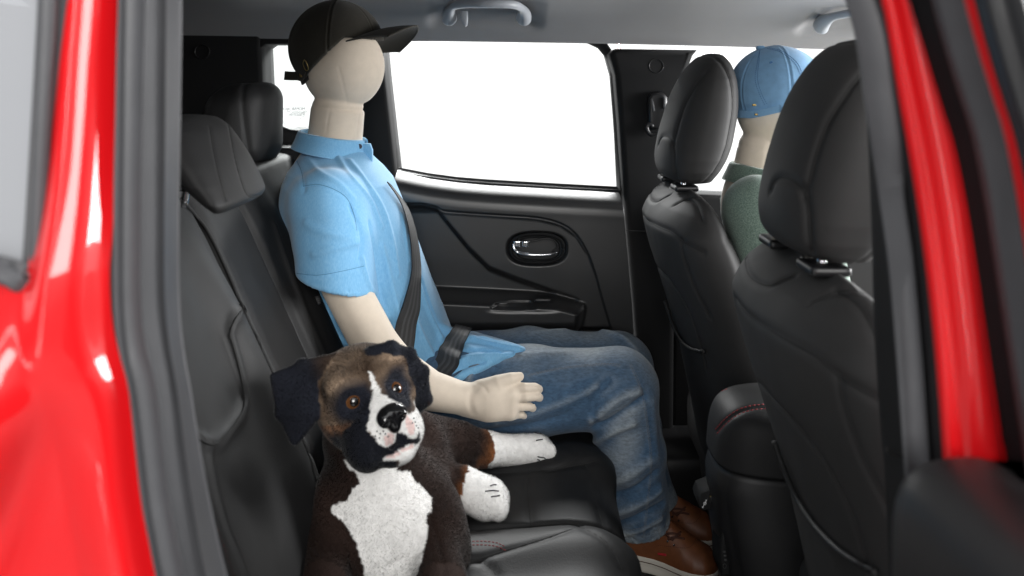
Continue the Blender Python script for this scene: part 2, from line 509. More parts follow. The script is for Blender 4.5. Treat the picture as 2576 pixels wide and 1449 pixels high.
M['cap_blue'] = mat('faded blue twill', (0.185, 0.36, 0.57), 0.88, 0.4, 700, 0.0005, var=0.12, vscale=60, sheen=0.2)
M['cap_blue_d'] = mat('blue cap thread', (0.06, 0.17, 0.36), 0.88)
M['brass'] = mat('antique brass', (0.35, 0.26, 0.10), 0.35, metal=1.0)
M['button'] = mat('navy button', (0.012, 0.014, 0.03), 0.3)
M['fur'] = mat('plush fur', (0.5, 0.5, 0.5), 0.85, 0.0, col=True, sheen=0.15, spec=0.2)
M['fur_skin'] = mat('plush backing', (0.5, 0.5, 0.5), 0.95, 0.6, 500, 0.002, col=True, var=0.15, vscale=90, spec=0.15)
M['nose'] = mat('glossy black nose', (0.006, 0.006, 0.007), 0.12, coat=0.6)
M['eye'] = mat('amber glass eye', (0.5, 0.5, 0.5), 0.06, col=True, coat=1.0, coat_rough=0.01)
M['claw'] = mat('black embroidery', (0.012, 0.012, 0.015), 0.7)
M['floor'] = mat('grey studio floor', (0.22, 0.22, 0.22), 0.6, var=0.1)
M['backdrop'] = mat('white studio backdrop', (0.88, 0.88, 0.88), 0.7)
M['wall'] = mat('grey reflection wall', (0.10, 0.10, 0.105), 0.8, var=0.1)
M['white_print'] = mat('white print', (0.7, 0.7, 0.7), 0.6)
M['ink'] = mat('grey glass print', (0.03, 0.035, 0.04), 0.7)
M['glass'] = glass('clear glass', (0.97, 0.98, 0.975))
M['glass_tint'] = glass('tinted glass', (0.78, 0.81, 0.80))
M['glass_grey'] = glass('tinted glass with painted reflection', (0.3, 0.31, 0.32), 0.06, (0.34, 0.35, 0.37), 0.82)  # flat grey mixed in stands for the studio reflected in the pane

# belt webbing: bands along the strap, fine weave across
def belt_mat():
    m = bpy.data.materials.new('black belt webbing'); m.use_nodes = True; nt = m.node_tree; N = nt.nodes; Lk = nt.links
    b = N['Principled BSDF']; b.inputs['Roughness'].default_value = 0.55
    uv = N.new('ShaderNodeUVMap'); uv.uv_map = 'UVMap'
    sp = N.new('ShaderNodeSeparateXYZ'); Lk.new(uv.outputs[0], sp.inputs[0])
    cr = N.new('ShaderNodeValToRGB'); cr.color_ramp.interpolation = 'EASE'
    e = cr.color_ramp.elements
    e[0].position = 0.0; e[0].color = (0.022, 0.022, 0.024, 1); e[1].position = 1.0; e[1].color = (0.022, 0.022, 0.024, 1)
    for p, v in ((0.28, .022), (0.33, .055), (0.38, .055), (0.43, .024), (0.5, .024), (0.55, .055), (0.6, .055), (0.65, .024), (0.72, .024), (0.77, .05), (0.82, .05), (0.87, .022)):
        x = e.new(p); x.color = (v, v, v * 1.04, 1)
    Lk.new(sp.outputs[0], cr.inputs[0]); Lk.new(cr.outputs[0], b.inputs['Base Color'])
    wv = N.new('ShaderNodeMath'); wv.operation = 'MULTIPLY'; wv.inputs[1].default_value = 2600; Lk.new(sp.outputs[1], wv.inputs[0])
    sn = N.new('ShaderNodeMath'); sn.operation = 'SINE'; Lk.new(wv.outputs[0], sn.inputs[0])
    bp = N.new('ShaderNodeBump'); bp.inputs['Strength'].default_value = 0.3; bp.inputs['Distance'].default_value = 0.0006
    Lk.new(sn.outputs[0], bp.inputs['Height']); Lk.new(bp.outputs[0], b.inputs['Normal'])
    return m
M['belt'] = belt_mat()

# ------------------------------------------------------------------ studio floor
V = np.array([(-9, -9, 0), (9, -9, 0), (9, 2.4, 0), (-9, 2.4, 0)], float)
o = obj('studio_floor', V, [(0, 1, 2, 3)], M['floor']); o['kind'] = 'structure'
o = obj('studio_backdrop', np.array([(-14, 2.4, 0), (14, 2.4, 0), (14, 16, 0), (-14, 16, 0)], float), [(0, 1, 2, 3)], M['backdrop']); o['kind'] = 'structure'
# unseen dark wall added behind the camera for deeper paint reflections and less fill
a = np.linspace(math.radians(200), math.radians(340), 25)
V = np.vstack([np.stack([6.5 * np.cos(a), 0.5 + 4.5 * np.sin(a), np.full(25, z)], -1) for z in (0.004, 4.2)])
o = obj('reflection_wall', V, grid_faces(2, 25), M['wall']); o['kind'] = 'structure'

# ------------------------------------------------------------------ the car shell
car = thing('car', 'red car seen through its open rear door, pale grey roof lining and black trim inside', 'car', (0.1, 1.43, 0.0))

# roof lining: one curved sheet, raised sill above the far windows, recess behind each grab handle
ys = np.array([2.150, 2.135, 2.10, 2.03, 1.90, 1.70, 1.45, 1.10, 0.90, 0.80])
zs = np.array([1.4815, 1.496, 1.522, 1.556, 1.584, 1.600, 1.606, 1.596, 1.560, 1.515])
prof = catmull(np.stack([ys, zs, 0 * ys], -1), 150)
xs = np.linspace(-1.2, 1.35, 240)
G = np.zeros((150, 240, 3))
G[:, :, 0] = xs[None]; G[:, :, 1] = prof[:, 0][:, None]
G[:, :, 2] = prof[:, 1][:, None] - 0.0150 * (xs - 0.22)[None] - 0.012 * np.maximum(0, xs - 0.22)[None] ** 1.3
def recess(x0, x1):
    mx = sstep(x0 - 0.014, x0 + 0.014, G[:, :, 0]) * (1 - sstep(x1 - 0.014, x1 + 0.014, G[:, :, 0]))
    my = sstep(1.955, 1.985, G[:, :, 1]) * (1 - sstep(2.095, 2.118, G[:, :, 1]))
    G[:, :, 2] += 0.010 * mx * my; G[:, :, 1] += 0.008 * mx * my
recess(-0.205, 0.068); recess(0.735, 1.02)
V = G.reshape(-1, 3); Fc = grid_faces(150, 240)
n = len(V)
V2 = V + np.array([0, 0, 0.02]); idx = np.arange(n).reshape(150, 240)
lp = np.concatenate([idx[0, :], idx[1:, -1], idx[-1, ::-1][1:], idx[::-1, 0][1:-1]]); l2 = np.roll(lp, -1)
roof = obj('roof_lining', np.vstack([V, V2]), np.vstack([Fc, Fc[:, ::-1] + n, np.stack([lp, l2, l2 + n, lp + n], -1)]), M['lining'], car)
# outer roof skin
G2 = G[::5, ::8].copy(); G2[:, :, 2] += 0.05; G2[:, :, 1] = 1.47 + (G2[:, :, 1] - 1.47) * 1.07
V, Fc = slab_grid(G2, 0.004); obj('roof_skin', V, Fc, M['red'], car)

def grab_handle(dx, dz, parent):
    pth = [(1131, 50), (1130, 36), (1136, 21), (1156, 11.5), (1200, 9.5), (1250, 9.5), (1292, 12), (1312, 21), (1318, 36), (1317, 50)]
    yy = [2.062, 2.040, 2.000, 1.950, 1.930, 1.930, 1.950, 2.000, 2.040, 2.062]
    L = np.array([tuple(P(a, b, y)) for (a, b), y in zip(pth, yy)]); L[:, 0] += dx; L[:, 2] += dz
    L = catmull(L, 60)
    t = np.linspace(-1, 1, 60); r = 0.0100 + 0.0125 * sstep(0.60, 0.97, np.abs(t)) - 0.004 * sstep(0.97, 1, np.abs(t))
    V, Fl = tube(L, r, 20, 0.85)
    h = obj('grab_handle', V, Fl, M['handle'], parent)
    return h
h = grab_handle(0, 0, roof)
hk = PA([(1158, 27), (1176, 27), (1176, 46), (1174, 60), (1168, 66), (1165, 58), (1159, 44)], 2.045)
V, Fl = slab([(1158, 27), (1176, 27), (1176.5, 46), (1175, 62), (1170, 66.5), (1164, 60), (1159, 44)], 2.020, 2.045, 0.0025)
obj('coat_hook', V, Fl, M['handle'], roof)
grab_handle(0.928, -0.0205, roof)

# ---- far side, behind the rear passenger
def part(name, V, Fl, m, parent=None, **k): return obj(name, V, Fl, m, parent or car, **k)
V, Fl = slab([(100, 60), (657, 62), (655, 120), (659, 210), (668, 270), (690, 330), (690, 700), (100, 700)], 2.145, 2.26, 0.012, 3); part('rear_pillar_trim', V, Fl, M['matt'])
V, Fl = slab([(640, 64), (965, 68), (965, 109), (668, 111), (655, 120), (640, 120)], 2.150, 2.262, 0.004); part('window_header_trim', V, Fl, M['matt'])
V, Fl = slab([(660, 285), (690, 305), (706, 316), (726, 325), (760, 330), (960, 345), (960, 640), (660, 640)], 2.140, 2.258, 0.012, 3); part('quarter_trim', V, Fl, M['plastic'])
V, Fl = slab([(880, 100), (958, 104), (966, 190), (993, 431), (1000, 520), (880, 520), (905, 300)], 2.128, 2.265, 0.008, 3); part('centre_pillar_trim', V, Fl, M['matt'])
# round emboss on the rear pillar
a = np.linspace(0, 2 * np.pi, 33); L = np.stack([P(508, 130, 2.142).x + 0.019 * np.cos(a), np.full(33, 2.1435), P(508, 130, 2.142).z + 0.019 * np.sin(a)], -1)
part('trim_cap', *tube(L, 0.0012, 6), M['plastic_s'])
# parcel sill / ledge behind the seats
V, Fl = slab([(560, 372), (780, 372), (800, 392), (800, 560), (560, 560)], 2.02, 2.16, 0.012, 3); part('side_ledge', V, Fl, M['plastic'])
V, Fl = slab([(640, 398), (700, 392), (725, 402), (727, 420), (660, 424)], 2.00, 2.05, 0.008, 3); part('belt_opening', V, Fl, M['plastic_s'])
# tailgate closing the load space, load floor
part('tailgate_trim', *rbox((-1.22, 1.45, 0.95), (0.03, 0.78, 0.62), 0.02, 6), M['plastic'])
part('load_floor', *rbox((-0.92, 1.45, 0.60), (0.30, 0.74, 0.02), 0.01, 6), M['carpet'])
part('side_liner', *rbox((-0.88, 0.83, 0.92), (0.33, 0.03, 0.62), 0.02, 6), M['plastic'])
part('side_liner', *rbox((-0.90, 2.20, 0.75), (0.42, 0.03, 0.45), 0.02, 6), M['plastic'])

# fixed quarter glass on the far side, with its dotted border and maker's print (read from inside, so mirrored)
qw = [(655, 112), (900, 104), (915, 340), (770, 331), (726, 327), (704, 318), (670, 290), (658, 215)]
pane = part('quarter_window', PA(qw, 2.235), [tuple(range(8))], M['glass_tint'], smooth=False)
def text_mesh(txt, size, align='LEFT'):
    c = bpy.data.curves.new('t', 'FONT'); c.body = txt; c.size = size; c.align_x = align; c.resolution_u = 2
    o = bpy.data.objects.new('t', c); COL.objects.link(o)
    dg = bpy.context.evaluated_depsgraph_get(); me = bpy.data.meshes.new_from_object(o.evaluated_get(dg))
    V = np.array([tuple(v.co) for v in me.vertices]); Fl = [tuple(p.vertices) for p in me.polygons]
    bpy.data.objects.remove(o); bpy.data.curves.remove(c); bpy.data.meshes.remove(me)
    return V, Fl
pr = []
def put(txt, px, py, hpx, Y=2.231, mirror=True):
    V, Fl = text_mesh(txt, hpx / F * Y * 1.35); p = P(px, py, Y)
    V3 = np.stack([p.x + (-V[:, 0] if mirror else V[:, 0]), np.full(len(V), Y), p.z + V[:, 1]], -1)
    pr.append((V3, Fl))
put('MOPAR', 768, 277, 7.5); put('PILKINGTON', 766, 284, 4); put('43R-011092', 758, 292, 5); put('DOT 44 M20 AS2', 760, 287.5, 3); put('E000199', 728, 276, 4); put('V', 766, 289, 4); put('Y', 758, 300, 4)
for cx, cy, rr in ((763, 288, 4.6), (726, 277, 4.2), (769, 281, 2.2)):
    c = P(cx, cy, 2.231); a = np.linspace(0, 2 * np.pi, 17)
    pr.append(tube(np.stack([c.x + rr * 0.00108 * np.cos(a), np.full(17, 2.231), c.z + rr * 0.00108 * np.sin(a)], -1), 0.0004, 4))
put('E', 764.5, 290, 5); put('1', 727, 279, 5)
part('glass_print', *merge(pr), M['ink'], pane, smooth=False)
dots = []
def dotrow(pts, rows):
    L = catmull(PA(pts, 2.2325), 400); d = np.concatenate([[0], np.cumsum(np.linalg.norm(np.diff(L, axis=0), axis=1))])
    T = np.gradient(L, axis=0); T /= np.linalg.norm(T, axis=1, keepdims=True)
    for k in range(rows):
        r = (0.0019, 0.0014, 0.0009)[k]
        for s in np.arange(0.002 + 0.0025 * (k % 2), d[-1], 0.005):
            i = np.searchsorted(d, s) - 1; nx = np.array([T[i][2], 0, -T[i][0]])
            c = L[i] + nx * (0.003 + 0.0045 * k) * SGN
            a = np.linspace(0, 2 * np.pi, 6, endpoint=False)
            V = np.stack([c[0] + r * np.cos(a), np.full(6, 2.2325), c[2] + r * np.sin(a)], -1)
            dots.append((V, [tuple(range(6))]))
SGN = -1.0
dotrow([(655, 114), (658, 215), (668, 285)], 3)
SGN = 1.0
dotrow([(775, 332), (748, 331), (726, 327), (704, 318), (690, 306)], 3)
o = part('glass_border_dots', *merge(dots), M['ink'], pane, smooth=False); o['kind'] = 'stuff'

# ---- far rear door: upholstered panel, window, handle
fd = None
topx = np.array([930, 1006, 1078, 1152, 1226, 1300, 1411, 1560, 1620]); topy = np.array([408, 431, 445, 455, 461, 465.5, 472, 480, 483])
R_, C_ = 330, 330
cc = np.linspace(0, 1, C_)[None]; rr = (np.linspace(0, 1, R_) ** 1.25)[:, None]
py0 = np.interp(940 + cc * 625, topx, topy)
py = py0 + (1300 - py0) * rr
edge = np.interp(py, [478, 600, 760, 861, 1300], [1564, 1574, 1588, 1594, 1610])
px = 930 + (edge - 930) * cc
top_at = np.interp(px, topx, topy); dpy = py - top_at
kp = catmull(np.array([(-12, 2.200, 0), (6, 2.186, 0), (16, 2.150, 0), (28, 2.118, 0), (42, 2.104, 0), (60, 2.099, 0), (90, 2.099, 0), (200, 2.098, 0)]), 120)
Yd = np.interp(dpy, kp[:, 0], kp[:, 1])
def pxd(line):
    L = catmull(np.array([(a, b, 0) for a, b in line], float), 60)
    return dist_line(np.stack([px.ravel(), py.ravel(), 0 * px.ravel()], -1), L).reshape(px.shape)
crease = [(960, 508), (1011, 512), (1060, 512), (1098, 520), (1118, 530), (1180, 535), (1254, 540), (1351, 547), (1410, 562), (1448, 589), (1478, 637), (1497, 691), (1517, 764), (1536, 827)]
swx = np.array([900, 1011, 1070, 1098, 1132, 1181, 1230, 1303, 1376, 1448, 1475]); swy = np.array([508, 512, 513, 521, 564, 623, 671, 700, 725, 747, 766])
sw = np.interp(px, swx, swy)
dcr = pxd(crease)
Yd += 0.003 * np.exp(-(dcr / 2.0) ** 2) 
inside = sstep(-6, 10, py - np.interp(px, [1118, 1254, 1351, 1410, 1448, 1478, 1497, 1517, 1536], [530, 540, 547, 562, 589, 637, 691, 764, 827])) * (1 - sstep(1530, 1540, px))
Yd += 0.006 * inside
Yd += 0.020 * sstep(-5, 16, py - sw) * (1 - sstep(1440, 1476, px))
armtop = np.interp(px, [930, 1110, 1250, 1400, 1475], [732, 733, 740, 748, 768])
Yd -= 0.085 * sstep(-10, 14, py - armtop) * (1 - sstep(1440, 1476, px + 0.12 * (py - 780))) * (1 - 0.55 * sstep(790, 850, py))
Yd += 0.05 * sstep(820, 842, py) * sstep(1440, 1460, px) * (1 - sstep(1520, 1536, px))
# handle dish
q = (np.abs((px - 1351) / 84.0) ** 2.6 + np.abs((py - 625) / 47.0) ** 2.6) ** (1 / 2.6)
Yd += 0.022 * (1 - sstep(0.72, 0.95, q))
# pull cup and switch plate on the armrest
qc = (np.abs((px - 1318) / 92.0) ** 4 + np.abs((py - 757) / 11.0) ** 4) ** 0.25
Yd += 0.0015 * (1 - sstep(0.80, 1.10, qc))
qs = (np.abs((px - 1292) / 52.0) ** 4 + np.abs((py - 754) / 6.0) ** 4) ** 0.25
Yd += 0.02 * (1 - sstep(0.7, 1.15, qs))
Gd = np.stack([(px - CX) / F * Yd, Yd, CZ - (py - HY) / F * Yd], -1)
# the panel's outline lives at its real mean depth
Gd[:, :, 0] = (px - CX) / F * 2.11; Gd[:, :, 2] = CZ - (py - HY) / F * 2.11
V, Fc = slab_grid(Gd, 0.01)
door = part('rear_door', V, Fc, M['door_skin'])
V, Fl = slab([(1548, 486), (1640, 486), (1650, 1300), (1560, 1300)], 2.19, 2.26, 0.003); part('gap_blocker', V, Fl, M['plastic'], door)  # dark slab added behind the door gap to block the white outside
# window surround
win = [(955, 103), (1200, 103.5), (1478, 109), (1504, 121), (1526, 147), (1535, 178), (1545, 330), (1552, 474), (1411, 467), (1263, 458), (1152, 450), (1078, 440), (1008, 426), (974, 222)]
outr = [(935, 80), (1200, 80), (1490, 85), (1520, 98), (1545, 135), (1556, 175), (1565, 330), (1566, 481), (1411, 473), (1263, 464), (1152, 456), (1078, 446), (996, 434), (950, 222)]
a_, b_ = PA(win, 2.205), PA(outr, 2.170)
b2 = PA(outr, 2.23); a2 = a_ + np.array([0, 0.012, 0])
V, Fq = loft([b2, b_, b_ * 0.5 + a_ * 0.5 + np.array([0, -0.01, 0]), a_, a2], cap=False)
part('window_frame', V, Fq, M['matt'], door)
part('window_pane', PA(win, 2.218), [tuple(range(len(win)))], M['glass'], door, smooth=False)
# belt seal along the bottom of the glass
L = catmull(PA([(1000, 431), (1078, 446), (1152, 456), (1263, 464), (1411, 472), (1558, 480)], 2.186), 50)
part('belt_seal', *tube(L, 0.0040, 8), M['plastic_s'], door)
# handle: bezel ring, recess cup, lever, lock slider
a = np.linspace(0, 2 * np.pi, 61)
def sup(cx, cy, ax, ay, n, Y, skew=0.0):
    c, s_ = np.cos(a), np.sin(a); x = cx + ax * np.sign(c) * np.abs(c) ** (2 / n); y = cy + ay * np.sign(s_) * np.abs(s_) ** (2 / n) + skew * (x - cx)
    return PA(list(zip(x, y)), Y)
part('handle_bezel', *tube(sup(1351, 625, 66, 35.5, 2.6, 2.090), 0.0042, 8), M['matt'], door)
part('handle_bezel_ring', *tube(sup(1353, 625, 55, 28.5, 2.8, 2.102), 0.0020, 6), M['matt'], door)
L = catmull(PA([(1291, 612), (1294, 626), (1304, 635), (1330, 640, 2.080), (1365, 641, 2.080), (1390, 639, 2.082), (1403, 635, 2.087)], 2.086), 40)
part('door_handle', *tube(L, np.interp(np.linspace(0, 1, 40), [0, .12, .35, .85, 1], [0.003, 0.0062, 0.0066, 0.0052, 0.0018]), 12, 0.8), M['chrome'], door)
lk = [rbox(tuple(P(1302, 613, 2.090)), (0.0105, 0.007, 0.0085), 0.003, 5), rbox(tuple(P(1322, 613, 2.090)), (0.0090, 0.007, 0.0080), 0.003, 5)]
for k_ in lk: part('lock_slider', *k_, M['chrome'], door)
ln = [rbox(tuple(P(x, 613, 2.0835)), (0.0010, 0.001, 0.0062), 0.0005, 2) for x in (1297, 1301, 1305, 1309, 1318, 1322, 1326)]
for k_ in ln: part('lock_rib', *k_, M['plastic_s'], door)
L = catmull(PA([(1262, 612), (1335, 607), (1372, 600), (1395, 606), (1402, 622), (1390, 634)], 2.096), 40)
part('handle_cup_edge', *tube(L[8:], 0.0022, 6), M['plastic_s'], door)
# window switch
part('window_switch', *rbox(tuple(P(1366, 756, 2.034)), (0.022, 0.004, 0.004), 0.0015, 4), M['plastic_s'], door)

# far front door: only its belt line and glass show past the seat
V, Fl = slab([(1690, 486), (1800, 491), (2400, 520), (2400, 1300), (1690, 1300)], 2.16, 2.25, 0.012, 3); fdoor = part('front_door', V, Fl, M['matt'])
fw = [(1728, 200), (1752, 132), (1765, 124), (2000, 128), (2300, 150), (2450, 480), (1800, 489), (1728, 485)]
part('window_pane', PA(fw, 2.225), [tuple(range(8))], M['glass'], fdoor, smooth=False)

# B pillar on the far side with the belt's upper guide
V, Fl = slab([(1534, 137), (1541, 126), (1550, 122), (1757, 125), (1745, 140), (1724, 195), (1708, 300), (1700, 480), (1695, 1200), (1608, 1200), (1600, 860), (1575, 560), (1570, 480), (1558, 300), (1549, 190)], 2.118, 2.262, 0.016, 4)
bp = part('door_pillar_trim', V, Fl, M['matt'])
V, Fl = slab([(1560, 100), (1568, 330), (1574, 560), (1584, 560), (1576, 330), (1565, 140)], 2.175, 2.25, 0.002); part('pillar_flange', V, Fl, M['red'])
L = catmull(PA([(1574, 580), (1640, 583), (1700, 583)], 2.1165), 20); part('trim_joint', *tube(L, 0.0015, 6), M['seam'], bp)
a = np.linspace(0, 2 * np.pi, 33); c0 = P(1651, 166, 2.117)
part('trim_cap', *tube(np.stack([c0.x + 0.018 * np.cos(a), np.full(33, 2.1175), c0.z + 0.018 * np.sin(a)], -1), 0.0012, 6), M['plastic_s'], bp)
V, Fl = slab([(1630, 250), (1640, 233), (1668, 230), (1680, 245), (1682, 300), (1672, 325), (1640, 328), (1632, 305)], 2.098, 2.12, 0.009, 4); part('belt_guide', V, Fl, M['plastic_s'], bp)
V, Fl = slab([(1637, 250), (1642, 248), (1648, 278), (1643, 281)], 2.092, 2.10, 0.001); g1 = (V, Fl)
V, Fl = slab([(1669, 246), (1674, 248), (1674, 274), (1669, 272)], 2.092, 2.10, 0.001)
part('guide_rib', *g1, M['rubber'], bp); part('guide_rib', V, Fl, M['rubber'], bp)
L = catmull(PA([(1642, 318), (1632, 312), (1627, 322), (1636, 338), (1652, 336), (1672, 326)], 2.10), 30); part('belt_bolt', *tube(L, 0.0055, 10), M['plastic_s'], bp)

# lower far side: sill and floor
part('sill_trim', *rbox((0.45, 2.06, 0.40), (0.75, 0.10, 0.09), 0.03, 6), M['plastic'])
part('floor_carpet', *rbox((0.45, 1.45, 0.285), (0.85, 0.72, 0.02), 0.01, 8), M['carpet'])
part('under_seat_panel', *rbox((-0.02, 1.45, 0.42), (0.05, 0.68, 0.15), 0.03, 6), M['carpet'])

# ---- near side, left of the opening: red quarter panel with its window, weatherstrip, inner trim
redR = [(305, -220), (303, 0), (298, 150), (295, 300), (291, 450), (290, 600), (289, 700), (293, 800), (305, 880), (330, 975), (357, 1225), (378, 1340), (400, 1449), (440, 1650), (500, 1900)]
rows, cols = 150, 110
Rc = catmull(PA(redR, 0.655), rows)
Lx = -0.62
s = np.linspace(0, 1, cols) ** 0.8
G = np.zeros((rows, cols, 3))
G[:, :, 0] = Lx + (Rc[:, 0][:, None] - Lx) * s[None]
G[:, :, 2] = Rc[:, 2][:, None]
dist = Rc[:, 0][:, None] - G[:, :, 0]                        # metres behind the door edge
zz = G[:, :, 2]
Y = 0.655 - 0.020 * sstep(0.0, 0.016, dist) - 0.004 * np.sin(np.clip(dist / 0.05, 0, 1) * np.pi)
Y += 0.016 * sstep(0.028, 0.056, dist) * sstep(1.13, 1.27, zz)          # pillar returns to the glass
flare = sstep(1.26, 1.02, zz) 
# haunch over the wheel: a shoulder that swings back as it drops
ridge = 0.050 + 0.21 * np.clip((1.26 - zz) / 0.28, 0, 1.5) ** 1.7
Y -= 0.055 * (0.25 + sstep(1.34, 1.02, zz)) * np.exp(-((dist - ridge) / 0.050) ** 2)
Y -= 0.045 * sstep(1.27, 1.02, zz) * sstep(ridge - 0.02, ridge + 0.06, dist)
Y += 0.010 * np.exp(-((dist - 0.55 * ridge - 0.004) / 0.016) ** 2) * sstep(1.20, 1.10, zz)
Y += 0.09 * np.clip(zz - 1.25, 0, 1)                                     # tumblehome
G[:, :, 1] = Y
V = G.reshape(-1, 3); Fc = grid_faces(rows, cols)
wz, wx = P(0, 655, 0.65).z, P(118, 0, 0.65).x
fc = V[Fc].mean(1)
hole = (fc[:, 2] > wz) & (fc[:, 0] < wx - 0.02 * 0)
V, Fc = V, Fc[~hole]
if vnormals(V, Fc)[:, 1].mean() > 0: Fc = Fc[:, ::-1]
part('quarter_panel', V, Fc, M['red'])
# frame of the near quarter window: upright rubber and the foot moulding
V, Fc = strip(PA([(100, -150), (98, 0), (92, 200), (86, 400), (80, 600), (78, 690)], 0.632), PA([(150, -150), (147, 0), (138, 200), (128, 400), (118, 600), (113, 690)], 0.634), 40, 10, lambda s: 0.007 * np.sin(np.pi * s) ** 0.6, 0.02)
qf = part('window_seal', V, Fc, M['rubber'])
V, Fc = strip(PA([(-160, 630), (-60, 637), (0, 645), (40, 656), (80, 668)], 0.630), PA([(-160, 690), (-60, 702), (0, 716), (30, 726), (52, 738), (78, 700)], 0.622), 30, 8, lambda s: 0.012 * np.sin(np.pi * s) ** 0.6, 0.02)
part('window_foot_moulding', V, Fc, M['rubber'])
part('quarter_window', PA([(-420, -200), (104, -200), (90, 400), (84, 690), (-420, 690)], 0.642), [(0, 1, 2, 3, 4)], M['glass_grey'], smooth=False)

FLIPL = True
def offs(pts, dx): return [(p[0] + dx,) + tuple(p[1:]) for p in pts]
inner = [(446, -200), (445, 0), (444, 150), (441, 300), (438, 450), (436, 600), (437, 700), (440, 790), (452, 880), (470, 975), (492, 1100), (515, 1225), (540, 1340), (572, 1449), (640, 1650), (720, 1900)]
midS = [(352, -200), (352, 0), (350, 300), (348, 600), (350, 760), (362, 880), (382, 1000), (410, 1225), (448, 1449), (500, 1650), (560, 1900)]
mid2 = [(402, -200), (400, 0), (396, 300), (392, 600), (394, 760), (404, 880), (424, 1000), (462, 1225), (512, 1449), (570, 1650), (640, 1900)]
V, Fc = strip(PA(redR, 0.652), PA(midS, 0.672), 110, 16, lambda s: 0.014 * np.sin(np.pi * min(1, s * 1.02)) ** 0.55, 0.02)
part('door_seal', V, Fc, M['rubber'])
V, Fc = strip(PA(midS, 0.674), PA(mid2, 0.735), 110, 12, lambda s: 0.010 * np.sin(np.pi * s) ** 0.7, 0.02)
part('opening_trim', V, Fc, M['rubber'])
V, Fc = strip(PA(mid2, 0.737), PA(inner, 0.80), 110, 12, lambda s: 0.006 * np.sin(np.pi * s) ** 0.8, 0.02, flip=FLIPL)
ot = part('pillar_trim', V, Fc, M['matt'])
L = catmull(PA([(390, 801), (402, 803), (420, 799), (443, 790)], 0.752), 24); part('trim_joint', *tube(L, 0.0016, 6), M['seam'], ot)
# wall behind that trim, down to the seat
V, Fc = strip(PA(inner, 0.803), PA(offs(inner, -6), 0.90), 60, 6, None, 0.01, flip=True); part('pillar_return', V, Fc, M['plastic'])

# ---- near side, right of the opening: pillar trim, weatherstrip, red pillar
rin = [(2110, -200), (2128, -40), (2138, 10), (2152, 50), (2166, 130), (2174, 220), (2182, 330), (2189, 480), (2194, 640), (2198, 800), (2206, 950), (2216, 1080), (2226, 1200), (2232, 1320), (2236, 1449), (2245, 1800)]
ra = [(2120, -200), (2140, -40), (2152, 10), (2168, 60), (2183, 130), (2192, 220), (2208, 330), (2226, 480), (2248, 640), (2260, 800), (2270, 950), (2278, 1080), (2286, 1200), (2292, 1320), (2298, 1449), (2295, 1800)]
rb = [(2170, -200), (2205, -40), (2217, 10), (2228, 60), (2243, 150), (2258, 240), (2276, 340), (2300, 480), (2323, 640), (2342, 800), (2356, 950), (2366, 1080), (2374, 1200), (2382, 1320), (2388, 1449), (2410, 1800)]
rc = [(2262, -200), (2300, -40), (2313, 10), (2326, 60), (2352, 150), (2380, 240), (2411, 340), (2440, 480), (2466, 640), (2490, 800), (2513, 950), (2533, 1080), (2545, 1160), (2560, 1320), (2572, 1449), (2600, 1800)]
V, Fc = strip(PA(rin, 0.80), PA(ra, 0.725), 90, 12, lambda s: 0.006 * np.sin(np.pi * s) ** 0.7, 0.02, flip=True); rt = part('pillar_trim', V, Fc, M['matt'])
L = catmull(PA([(2228, 1130), (2245, 1142), (2262, 1148), (2282, 1155)], 0.735), 20); part('trim_joint', *tube(L, 0.0022, 6), M['seam'], rt)
V, Fc = strip(PA(ra, 0.722), PA([(p[0] * 0.58 + q_[0] * 0.42, p[1]) for p, q_ in zip(rb, ra)], 0.690), 90, 14, lambda s: 0.013 * np.sin(np.pi * s) ** 0.6, 0.02); part('door_seal', V, Fc, M['rubber'])
V, Fc = strip(PA([(p[0] * 0.58 + q_[0] * 0.42, p[1]) for p, q_ in zip(rb, ra)], 0.694), PA(rb, 0.672), 90, 8, lambda s: 0.004 * np.sin(np.pi * s), 0.02); part('opening_trim', V, Fc, M['plastic_s'])
V, Fc = strip(PA(rb, 0.668), PA(rc, 0.655), 90, 22, lambda s: 0.006 * sstep(0, .12, s) + 0.008 * np.sin(np.pi * s) - 0.006 * np.exp(-((s - 0.22) / 0.1) ** 2), 0.02); part('door_pillar', V, Fc, M['red'])
rd = [(p[0] + 85 - 12 * i / 10, p[1]) for i, p in enumerate(rc)]
V, Fc = strip(PA(rc, 0.662), PA(offs(rc, 30), 0.640), 90, 10, lambda s: 0.006 * np.sin(np.pi * s), 0.015); part('door_seal', V, Fc, M['plastic_s'])

# ---- the open rear door, swung out towards the viewer
e1 = offs(rc, 32)
od_z0, od_z1 = 0.45, 1.095
# window frame upright: rubber bead, red face, black edge
V, Fc = strip(PA(e1, 0.630), PA(offs(rc, 110), 0.600), 80, 12, lambda s: 0.010 * np.sin(np.pi * s) ** 0.6, 0.015); nd = part('open_rear_door', V, Fc, M['rubber'])
V, Fc = strip(PA(offs(rc, 113), 0.598), PA(offs(rc, 182), 0.575), 80, 12, lambda s: 0.006 * np.sin(np.pi * s) ** 0.8, 0.015); part('window_frame', V, Fc, M['red'], nd)
V, Fc = strip(PA(offs(rc, 184), 0.573), PA(offs(rc, 214), 0.56), 80, 8, lambda s: 0.006 * np.sin(np.pi * s), 0.012); part('glass_channel', V, Fc, M['plastic_s'], nd)
V, Fc = strip(PA(offs(rc, 20), 0.668), PA(offs(rc, 240), 0.640), 80, 6, None, 0.006); part('gap_backing', V, Fc, M['plastic_s'], nd)  # added dark backing, stops white leaking between the frame strips
x0 = P(2480, 0, 0.565).x
part('window_pane', np.array([(0.336, 0.56, 1.08), (0.352, -0.25, 1.08), (0.352, -0.25, 1.56), (0.336, 0.56, 1.56)]) + np.array([0.015, 0, 0]), [(0, 1, 2, 3)], M['glass_grey'], nd, smooth=False)
